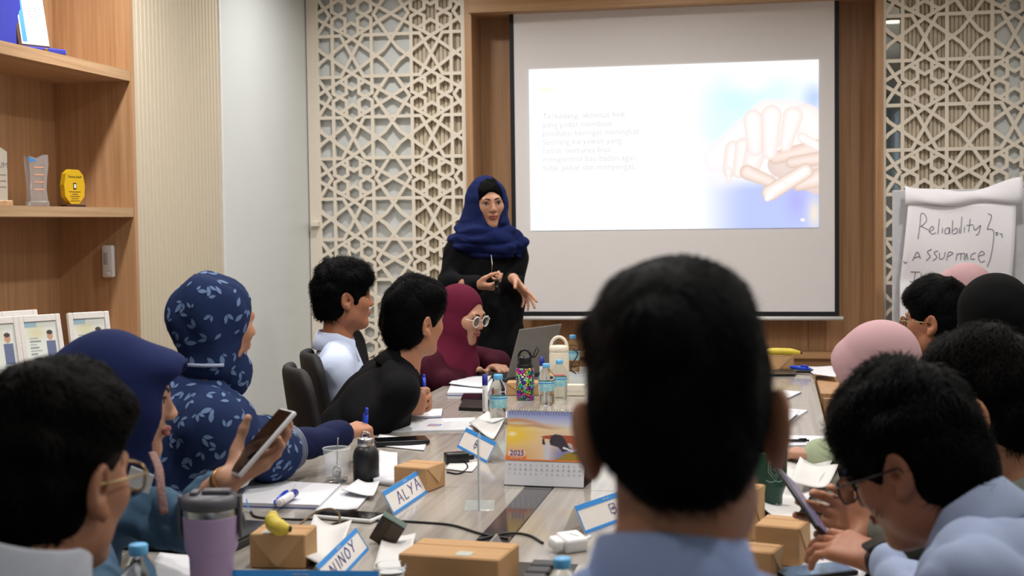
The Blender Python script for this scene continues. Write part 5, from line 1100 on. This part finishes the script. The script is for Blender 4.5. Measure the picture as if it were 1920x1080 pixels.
phone(TR(gnd(1490, 697)+np.array([0, 0, .006]), math.radians(80)), 'black phone on papers at the far right table corner', M_BLACKP)
book([(1440, 706), (1490, 706), (1495, 698), (1450, 697)], 'dark folder under cables at the far right corner', .010, M_BLACKP, M_BLACKP)
pen(gnd(1480, 688, TZ0+.03), gnd(1520, 692, TZ0+.026), 'blue highlighter pen at the far right table corner', .009)
# laptop typed on
e = empty('laptop', gnd(925, 700), math.radians(-90), 'open grey laptop in front of the person in maroon headscarf', 'laptop')
M_LAP = mat('laptop_grey', (120, 118, 116), .4, .3); hp = gnd(955, 712)
lr = math.radians(-113); e.matrix_world = TR(gnd(985, 712)+np.array([0, .05, 0]), lr)
MB().bbox((0, -.11, .009), (.33, .23, .016), .003, 1).build('keyboard_deck', mat('laptop_deck', (40, 42, 46), .4), e); Mh = Matrix.Translation((0, .005, .017)) @ Matrix.Rotation(math.radians(72), 4, 'X'); sc = MB().bbox((0, .11, 0), (.33, .22, .007), .003, 1, Mh).build('screen_lid', M_LAP, e); MB().box((0, .11, .004), (.31, .19, .001), Mh).build('display', M_SCREEN, sc)
kb = MB()
for r_ in range(5):
    for k in range(12): kb.bbox((-.138+k*.025, -.03-r_*.021, .0185), (.020, .016, .003), .001, 1)
tag(kb.build('keys', M_BLACKP, e), kind='stuff')
e = empty('laptop', (0, 0, 0), 0, 'closed black laptop with a braided cable plugged in beside the lavender tumbler', 'laptop', mat=TR(gnd(300, 1018)+np.array([.02, .03, 0]), math.radians(-6)))
MB().bbox((0, 0, .010), (.36, .21, .018), .004, 1).build('base', M_BLACKP, e); MB().bbox((0, 0, .0235), (.36, .21, .008), .003, 1).build('lid', mat('black_lid', (30, 31, 35), .35), e); MB().bbox((-.06, -.106, .011), (.012, .004, .006), .001, 1).build('port', M_STEEL, e); MB().bbox((-.035, -.106, .011), (.012, .004, .006), .001, 1).build('port', M_STEEL, e)
# chargers, hatch
e = empty('charger', (0, 0, 0), 0, 'white square power charger lying beside the table hatch', 'charger', mat=TR(gnd(1072, 1032)+np.array([0, 0, .018]), math.radians(38), .2)); MB().bbox((0, 0, 0), (.052, .052, .03), .006, 2).build('body', M_WHITE, e, True); MB().bbox((-.036, 0, 0), (.022, .036, .024), .004, 1).build('plug_block', M_WHITE, e, True); text('print_text', 'oppo', .010, Matrix.Translation((.004, 0, .0152)) @ Matrix.Rotation(-.9, 4, 'Z'), M_GREYI, e); MB().tube([(.026, 0, 0), (.05, .01, 0)], .004, 8).build('connector', M_WHITE, e, True)
e = empty('power_adapter', (0, 0, 0), 0, 'black power adapter on a napkin beside the plain kraft box', 'charger', mat=TR(gnd(856, 868)+np.array([0, 0, .015]), .5)); MB().bbox((0, 0, 0), (.065, .04, .03), .004, 2).build('body', M_BLACKP, e, True); MB().bbox((.04, 0, 0), (.02, .02, .015), .003, 1).build('connector', M_BLACKP, e, True)
e = empty('card_case', (0, 0, 0), 0, 'small dark brown glossy box standing tilted beside the NINOY card', 'box', mat=TR(gnd(725, 1022)+np.array([0, .01, .026]), math.radians(10), .25, .55)); MB().bbox((0, 0, 0), (.055, .022, .062), .002, 1).build('body', mat('dark_brown_gloss', (58, 44, 28), .12), e); MB().bbox((0, .0, .032), (.055, .0225, .003), .001, 1).build('edge', mat('teal_edge', (86, 104, 96), .3), e)
e = empty('table_hatch', gnd(1010, 1075), 0, 'open power socket hatch in the table centre with metal flap', 'power hatch'); MB().box((.0, .0, -.02), (.13, .16, .04)).build('socket_well', M_BLACKP, e); MB().bbox((-.06, .0, .045), (.004, .16, .10), .001, 1, Matrix.Rotation(-.5, 4, 'Y')).build('flap', M_STEEL, e)
for k in range(3): MB().bbox((.0, -.05+k*.05, .004), (.045, .035, .012), .003, 1).build('socket', mat('socket_grey', (50, 50, 54), .4), e)
def cable(pts, r, label, m, lift=0): 
    P = bez([gnd(u, v, TZ0+r+(z if len(t) > 2 else 0)) for t in pts for (u, v, z) in [(t[0], t[1], t[2] if len(t) > 2 else 0)]], 8); c = P[0]
    return tag(MB().tube([p-c for p in P], r, 6).build('cable', m, None, True, loc=c), label, 'cable')
M_CABB = mat('black_cable', (22, 20, 18), .5); M_CABT = mat('braided_tan_cable', (122, 100, 72), .7, var=.4, scale=400)
cable([(585, 1003), (640, 978), (720, 976), (800, 980), (850, 985), (900, 1000), (952, 1010)], .0028, 'black cable crossing the table from the white phone to the hatch', M_CABB)
cable([(897, 1012), (950, 1000), (990, 1003), (1018, 1018)], .0028, 'black cable looping toward the table hatch', M_CABB)
cable([(225, 1022, .03), (260, 1010, .022), (310, 1004, .012), (330, 1006, .01)], .0026, 'braided tan cable running into the closed laptop', M_CABT)
cable([(440, 995), (480, 983), (505, 980), (525, 985)], .0026, 'braided tan cable behind the small kraft box', M_CABT)
cable([(560, 985), (590, 962, .02), (620, 954, .035), (636, 966, .02), (636, 985)], .0026, 'grey braided cable arching over the white phone', M_CABT)
cable([(470, 960), (485, 970), (560, 974), (598, 972)], .0028, 'dark cable plugged into the white phone', M_CABB)
cable([(838, 885), (860, 888), (876, 878), (872, 868), (852, 868)], .0024, 'black coiled adapter cable on the napkin', M_CABB)
cable([(1440, 702), (1480, 700, .02), (1515, 702, .02), (1530, 715)], .0018, 'tan cable hanging over the far right table corner', M_CABT)
cable([(1075, 655, .12), (1083, 665, .1), (1070, 690, .02), (1085, 705)], .003, 'black cable behind the cream bottle', M_CABB)
# side cabinet at the far right
e = empty('side_cabinet', (.36, 5.75, 0), 0, 'low wooden side cabinet beside the far table corner', 'cabinet'); MB().bbox((0, 0, .37), (.36, .6, .72), .004, 1).build('body', M_OAK, e); MB().bbox((0, -.304, .37), (.34, .012, .68), .003, 1).build('door', M_OAK, e)
# ------------------------------------------------------------------ things on people
P = PEOPLE['rman15']; wr = P['A']['L'][1]; el = P['A']['L'][0]; d = nrm(wr-el); c = wr-d*.016
def strap(P, c, d, r, m, nm, wd, label, cat, face=None):
    e = empty(nm, c, 0, label, cat); x = nrm(np.cross(d, [0, 0, 1])); y = np.cross(x, d); b = MB(); n = 28; pr = [(-wd, 0), (-wd, .003), (wd, .003), (wd, 0)]
    V = [(x*math.cos(a)*(r+h)+y*math.sin(a)*(r+h)*.92+d*w_) for a in np.linspace(0, 6.283, n, endpoint=False) for (w_, h) in pr]; b.add(V, [(i*4+j, i*4+(j+1) % 4, ((i+1) % n)*4+(j+1) % 4, ((i+1) % n)*4+j) for i in range(n) for j in range(4)]); b.build('strap', m, e, True)
    if face is not None:
        f = nrm(face-d*(face@d)); Mf = frame(f*(r+.004), d, np.cross(f, d)); MB().bbox((0, 0, .003), (.036, .042, .009), .004, 2, Mf).build('case', M_BLACKP, e, True); MB().bbox((0, 0, .0078), (.031, .037, .001), .0004, 1, Mf).build('screen', M_SCREEN, e)
    return e
strap(P, c, d, .0285, M_BLACKP, 'smart_watch', .011, 'black square smart watch on the wrist of the person in pale blue shirt', 'watch', np.array([-.15, -.7, .75]))
P = PEOPLE['navy']; wr = P['A']['L'][1]; el = P['A']['L'][0]; d = nrm(wr-el); strap(P, wr-d*.006, d, .0265, mat('gold_bracelet', (150, 110, 60), .3, .8, var=.3, scale=300), 'bracelet', .007, 'gold bracelet watch on the wrist of the person holding a phone', 'watch')
# lanyard and badge of the navy person
N0 = P['N']; e = empty('lanyard', N0, 0, 'patterned lanyard with white name badge on the denim blouse', 'lanyard'); M_LAN = mat('patterned_lanyard', (112, 84, 80), .8, var=.8, scale=260)
pts = [dep(286, 848, 2.42), dep(298, 880, 2.36), dep(302, 920, 2.33), dep(308, 965, 2.32)]; MB().tube(bez([p_-N0 for p_ in pts], 6), .0075, 8, flat=.22).build('ribbon', M_LAN, e, True)
bd = dep(262, 900, 2.30)-N0; MB().bbox((0, 0, 0), (.045, .002, .035), .001, 1, Matrix.Translation(V3(bd)) @ Matrix.Rotation(.35, 4, 'Y')).build('badge', M_WHITE, e)
P = PEOPLE['presenter']; H = P['hand']['R']; e = empty('clicker', (0, 0, 0), 0, 'black presentation clicker in the hand of the person beside the screen', 'clicker', mat=frame(dep(932, 536, 6.25), (1, .1, 0), (0, -.3, 1))); MB().bbox((0, 0, 0), (.022, .07, .018), .006, 2).build('body', M_BLACKP, e, True); MB().lathe([(.006, .009), (.006, .0105), (.0005, .011)], n=12).build('button', M_GLID, e, True)
b = MB(); b.tube([dep(921, 478, 6.40)-P['base'], dep(923, 495, 6.385)-P['base'], dep(921, 520, 6.38)-P['base']], .0016, 6); b.build('zipper', M_STEEL, P['e'], True)
P = PEOPLE['jacket']; b = MB(); b.box((0, 0, 0), (.03, .002, .06)); b.build('paper_tag', M_CARD, None, loc=dep(607, 735, 3.95)); bpy.data.objects.remove(bpy.data.objects['paper_tag'])
# ------------------------------------------------------------------ shelf objects
Z1, Z2, Z3 = 2.0785, 1.5035, .9255
def onshelf(u, v, z): return at(u, v, z)
q = atx(68, 90, -2.74); e = empty('award_plaque', (q[0], q[1], Z1), math.radians(62), 'framed certificate plaque on a blue velvet stand', 'award'); M_VEL = mat('blue_velvet', (20, 34, 150), .9, sheen=.4)
MB().bbox((0, 0, .012), (.20, .10, .024), .006, 1).build('stand', M_VEL, e); Mt = Matrix.Translation((0, .0, .024)) @ Matrix.Rotation(-.22, 4, 'X'); MB().bbox((-.01, 0, .15), (.135, .014, .30), .003, 1, Mt).build('frame', mat('dark_wood_frame', (70, 36, 22), .4), e); MB().box((-.005, -.008, .15), (.115, .002, .28), Mt).build('certificate', mat('white_certificate', (232, 236, 242), .3), e); MB().box((-.048, -.0092, .13), (.018, .001, .22), Mt).build('blue_swoosh', M_BLUE, e); MB().bbox((.01, -.052, .012), (.016, .006, .016), .003, 1).build('clasp', mat('gold', (200, 160, 70), .3, 1), e)
text('certificate_text', 'Piagam Penghargaan', .0095, Mt @ Matrix.Translation((.01, -.0094, .20)) @ MF, M_BLACKP, e)
for k in range(4): text('certificate_text', 'Diberikan kepada peserta', .006, Mt @ Matrix.Translation((.01, -.0094, .155-.012*k)) @ MF, M_GREYI, e)
MB().lathe([(.0005, 0), (.012, 0)], n=12, M=Mt @ Matrix.Translation((.01, -.0094, .25)) @ MF, cap=False).build('seal', mat('green_seal', (130, 170, 80), .5), e)
q = atx(12, 70, -2.80); e = empty('award_plaque', (q[0], q[1], Z1), math.radians(70), 'blue velvet award case standing behind the framed certificate', 'award'); MB().bbox((0, 0, .16), (.16, .025, .32), .006, 1, Matrix.Rotation(-.12, 4, 'X')).build('case', M_VEL, e); MB().bbox((0, -.02, .012), (.18, .07, .024), .004, 1).build('stand', M_VEL, e)
M_CRY = mat('crystal', (240, 244, 248), .03, trans=.85, ior=1.35, var=0)
q = atx(70, 381, -2.76); e = empty('crystal_trophy', (q[0], q[1], Z2), math.radians(70), 'clear crystal trophy with blue notched top', 'trophy'); MB().prism([(-.04, .02), (.04, .02), (.034, .07), (.038, .11), (.046, .16), (.044, .20), (0, .183), (-.046, .192), (-.044, .15), (-.036, .08)], -.014, .014, Matrix.Rotation(math.pi/2, 4, 'X')).build('crystal', M_CRY, e); MB().bbox((0, 0, .011), (.088, .04, .022), .004, 1).build('base', M_CRY, e); MB().prism([(-.042, .168), (-.044, .188), (-.010, .176)], .0142, .0152, Matrix.Rotation(math.pi/2, 4, 'X')).build('blue_corner', M_BLUE, e)
for k in range(4): MB().box((0, -.0148, .15-.028*k), (.045, .0006, .004)).build('engraved_line', mat('salmon_print', (226, 160, 130), .5), e)
q = atx(8, 378, -2.76); e = empty('crystal_trophy', (q[0]-.03, q[1]-.01, Z2), math.radians(70), 'frosted crystal trophy on light wood base engraved with letters', 'trophy'); MB().bbox((0, 0, .011), (.12, .05, .022), .003, 1).build('base', M_OAKH, e); MB().prism([(-.046, .022), (.046, .022), (.048, .20), (.02, .215), (-.046, .225)], -.012, .012, Matrix.Rotation(math.pi/2, 4, 'X')).build('crystal', mat('frosted_crystal', (214, 208, 196), .3, trans=.4, var=0), e)
text('engraving', 'QIUM', .03, Matrix.Translation((.012, -.0125, .15)) @ MF, M_GREYI, e)
for k in range(3): MB().box((.01, -.0125, .115-.022*k), (.06, .0006, .003)).build('engraved_line', M_GREYI, e)
q = atx(137, 382, -2.76); e = empty('yellow_trophy', (q[0], q[1], Z2), math.radians(72), 'yellow octagonal glass trophy on a dark wooden base', 'trophy'); M_YEL = mat('amber_glass', (226, 186, 30), .12, trans=.25, var=.03)
MB().bbox((0, 0, .006), (.10, .04, .010), .002, 1).build('base', mat('dark_base', (52, 26, 16), .3), e); oc = [(-.022, .014), (.022, .014), (.05, .045), (.054, .09), (.045, .13), (.024, .15), (-.02, .152), (-.044, .135), (-.054, .09), (-.05, .045)]; MB().prism(oc, -.012, .012, Matrix.Rotation(math.pi/2, 4, 'X')).build('glass', M_YEL, e)
text('engraving', 'Terima Kasih', .0135, Matrix.Translation((0, -.0125, .122)) @ MF, M_BLACKP, e, shear=.3); MB().bbox((0, -.0125, .085), (.016, .001, .026), .0004, 1).build('emblem', M_BLACKP, e); MB().box((0, -.0133, .085), (.009, .001, .016)).build('emblem_center', M_WHITE, e)
for k, w_ in enumerate((.06, .03, .05, .035, .05)): MB().box((0, -.0125, .062-.009*k), (w_, .0006, .0022)).build('engraved_line', M_BROWN, e)
q = aty(204, 490, SHY1-.012); e = empty('air_freshener', (q[0], SHY1, q[2]), 0, 'white wall-mounted dispenser on the bookcase side', 'dispenser'); MB().bbox((0, -.014, 0), (.052, .028, .136), .008, 2).build('body', M_WHITE, e, True); MB().bbox((-.004, -.029, .012), (.020, .004, .05), .002, 2).build('grille', mat('grey_plastic', (176, 174, 184), .4), e, True); MB().bbox((0, -.029, -.052), (.040, .004, .02), .002, 1).build('nozzle_panel', M_WHITE, e, True)
M_FRM = mat('white_photo_frame', (232, 226, 222), .5)
def pframe(loc, rz, w, h, label, seed=0, double=False, tilt=.22):
    e = empty('photo_frame', loc, rz, label, 'photo frame'); Mt = Matrix.Rotation(-tilt, 4, 'X'); n = 2 if double else 1; r = random.Random(seed)
    for i in range(n):
        ox = (i-.5*(n-1))*w
        for s_ in (((ox-w*.44, 0, h/2), (w*.12, .018, h)), ((ox+w*.44, 0, h/2), (w*.12, .018, h)), ((ox, 0, h*.06), (w*.76, .018, h*.12)), ((ox, 0, h*.94), (w*.76, .018, h*.12))): MB().bbox(s_[0], s_[1], .002, 1, Mt).build('rail', M_FRM, e)
        def pic(U, V):
            C = np.zeros((len(U), 3))+np.array([.90, .92, .90]); C = over(C, (.55, .75, .88), ((V > .86) & (U < .4)).astype(float)*.8); C = over(C, (.86, .82, .62), np.exp(-((U-.35)/.3)**2-((V-.75)/.15)**2)*.7)
            C = over(C, (.80, .62, .52), (np.hypot((U-.76)/.09, (V-.66)/.10) < 1).astype(float)); C = over(C, (.28, .22, .22), (np.hypot((U-.76)/.09, (V-.74)/.05) < 1).astype(float)); C = over(C, [(.72, .30, .26), (.42, .46, .60), (.62, .50, .40)][seed % 3], ((np.abs(U-.77) < .14) & (V < .56) & (V > .08)).astype(float))
            for k in range(6): C = over(C, (.45, .47, .50), ((np.abs(V-(.62-.07*k)) < .012) & (U > .12) & (U < .12+.35*(.6+.4*((k*7+seed) % 3)/2))).astype(float)*.7)
            return C
        o = picture('photograph', (0, 0, 0), (w*.78, 0, 0), (0, 0, h*.78), 50, 50, pic, MC.get('photo_print') or colmat('photo_print', .3), e); o.matrix_local = Mt @ Matrix.Translation((ox-w*.39, -.004, h*.11))
    MB().bbox((0, .085, h*.3), (.05, .004, h*.6), .001, 1, Matrix.Rotation(.25, 4, 'X')).build('strut', M_BLACKP, e); return e
q = onshelf(200, 690, Z3); pframe((q[0]-.05, q[1], Z3), math.radians(50), .15, .20, 'white photo frame standing apart near the bookcase side', 0)
q = onshelf(52, 700, Z3); pframe((q[0], q[1]-.02, Z3), math.radians(58), .155, .20, 'white double photo frame with two portraits', 1, True)
q = onshelf(88, 690, Z3); pframe((q[0]-.10, q[1]+.02, Z3), math.radians(62), .16, .205, 'white photo frame half hidden behind the double frame', 2)
q = onshelf(10, 660, Z3); e = empty('picture_block', (q[0]-.10, q[1]-.02, Z3), math.radians(60), 'dark picture block leaning behind the double photo frame', 'picture'); MB().bbox((0, 0, .12), (.16, .02, .24), .003, 1).build('block', mat('dark_photo_print', (58, 44, 52), .4, var=.7, scale=40), e); MB().bbox((0, -.0105, .13), (.14, .001, .18), .0003, 1).build('photograph', mat('dark_crowd_print', (84, 66, 70), .4, var=.9, scale=60), e)
# ------------------------------------------------------------------ flip chart
YC = 6.95; a, b_, c, d = aty(1702, 388, YC), aty(1904, 374, YC), aty(1893, 520, YC), aty(1687, 515, YC)
e = empty('flip_chart', ((a[0]+b_[0])/2, YC, 0), 0, 'flip chart easel with handwritten paper and a curled top sheet', 'flip chart'); o0 = np.array(e.location)
xL, xR = a[0]-o0[0], b_[0]-o0[0]; zt = (a[2]+b_[2])/2; zb = .62
MB().bbox(((xL+xR)/2+.08, .05, (zt+zb)/2+.02), (xR-xL+.30, .02, zt-zb+.10), .004, 1).build('board', mat('whiteboard', (196, 196, 200), .25), e)
for sx in (-1, 1): MB().tube([((xL+xR)/2+.08+sx*.22, .07, zb+.3), ((xL+xR)/2+.08+sx*.34, .05 , 0)], .012, 8).build('leg', M_STEEL, e, True)
MB().tube([((xL+xR)/2+.08, .08, zb+.4), ((xL+xR)/2+.08, .40, 0)], .012, 8).build('leg', M_STEEL, e, True)
def pad(u, v):
    x = xL+(xR-xL)*u; z = zb+(zt-zb)*v; k = (zt-z); sh = -.04*min(1, k/.4) if u < .5 else -.025*min(1, k/.4); return (x+sh*(1-u)+(-.02)*u*min(1, k/.4), -.012-.02*math.sin(min(1, k/.38)*2.6)-.006*math.sin(u*7+v*9)-.012*max(0, min(1, (k-.38)/.05)), z)
b = MB(); b.grid(pad, 24, 40); PADT = BVHTree.FromPolygons([V3(v) for v in b.V], b.F); o = b.build('paper_pad', mat('flipchart_paper', (226, 224, 230), .8, var=.01), e, True); md = o.modifiers.new('s', 'SOLIDIFY'); md.thickness = .008; md.offset = 1
def curl(u, v):
    x = xL-.015+(xR-xL+.04)*u; w_ = .05+.055*(abs(u-.45)*1.6)**1.2; a_ = v*4.2; return (x, -.02-.018*math.sin(a_)-.02*u*(v), zt-.012+w_*(1-math.cos(a_*.72))*.62+.012*u+.008*math.sin(u*11+v*4))
b = MB(); b.grid(curl, 30, 10); o = b.build('curled_top_sheet', MC['flipchart_paper'], e, True); md = o.modifiers.new('s', 'SOLIDIFY'); md.thickness = .001
def wr_px(polys, name, r=.0018, yo=-.056):
    b = MB()
    for pl in polys:
        P_ = [aty(1640+x/3.725, 330+y/3.725, YC-.03)-o0 for x, y in pl]; P_ = bez(P_, 5) if len(P_) > 2 else P_
        if yo < 0: P_ = [np.array([q_[0], (lambda h_: h_[0].y if h_[0] is not None else -.03)(PADT.ray_cast(Vector((q_[0], -1, q_[2])), Vector((0, 1, 0))))-.0088, q_[2]]) for q_ in P_]
        else: P_ = [q_+np.array([0, .06, 0]) for q_ in P_]
        b.tube(P_, r, 5)
    return tag(b.build(name, mat('marker_ink_grey', (96, 96, 112), .7), e), kind='stuff')
W = [[(300, 440), (315, 340), (325, 262), (355, 275), (360, 315), (325, 350), (318, 352)], [(325, 352), (372, 375)], [(378, 390), (412, 368), (400, 352), (378, 380), (400, 405), (425, 395)], [(440, 405), (452, 300)], [(470, 400), (474, 362)], [(520, 360), (495, 370), (490, 400), (515, 398), (522, 360), (525, 405)], [(540, 400), (545, 310)], [(542, 385), (570, 362), (575, 395), (545, 405)], [(590, 400), (592, 362)], [(600, 400), (610, 285)], [(625, 395), (628, 355)], [(655, 390), (668, 300)], [(640, 345), (690, 340)], [(690, 350), (700, 378), (735, 345)], [(740, 345), (725, 400), (705, 412)],
     [(790, 262), (815, 280), (795, 340), (785, 372), (800, 370), (828, 385), (825, 470), (808, 570), (785, 635)], [(860, 395), (842, 395), (858, 408), (840, 412)], [(870, 398), (880, 410)], [(885, 400), (888, 430)],
     [(262, 590), (295, 530), (318, 575)], [(270, 572), (310, 560)], [(395, 510), (365, 530), (385, 560), (358, 590)], [(440, 520), (412, 535), (432, 565), (405, 590)], [(450, 535), (452, 578), (480, 570), (490, 530)], [(500, 590), (515, 532), (545, 540), (510, 562)], [(565, 590), (575, 540)], [(575, 550), (600, 540), (598, 585)], [(598, 548), (625, 540), (622, 585)], [(632, 588), (640, 540), (650, 585)], [(705, 535), (675, 550), (672, 580), (700, 578)], [(722, 560), (765, 545), (745, 525), (722, 560), (740, 600), (770, 592)], [(200, 595), (210, 608), (225, 598)],
     [(250, 668), (318, 670)], [(285, 668), (270, 735), (245, 735)], [(325, 680), (318, 720)], [(325, 705), (350, 690), (352, 720)]]
wr_px(W, 'handwriting')
wr_px([[(970, 745), (1000, 740), (1010, 775), (985, 800)], [(1005, 830), (1030, 800)]], 'board_scribble', .0022, .03)
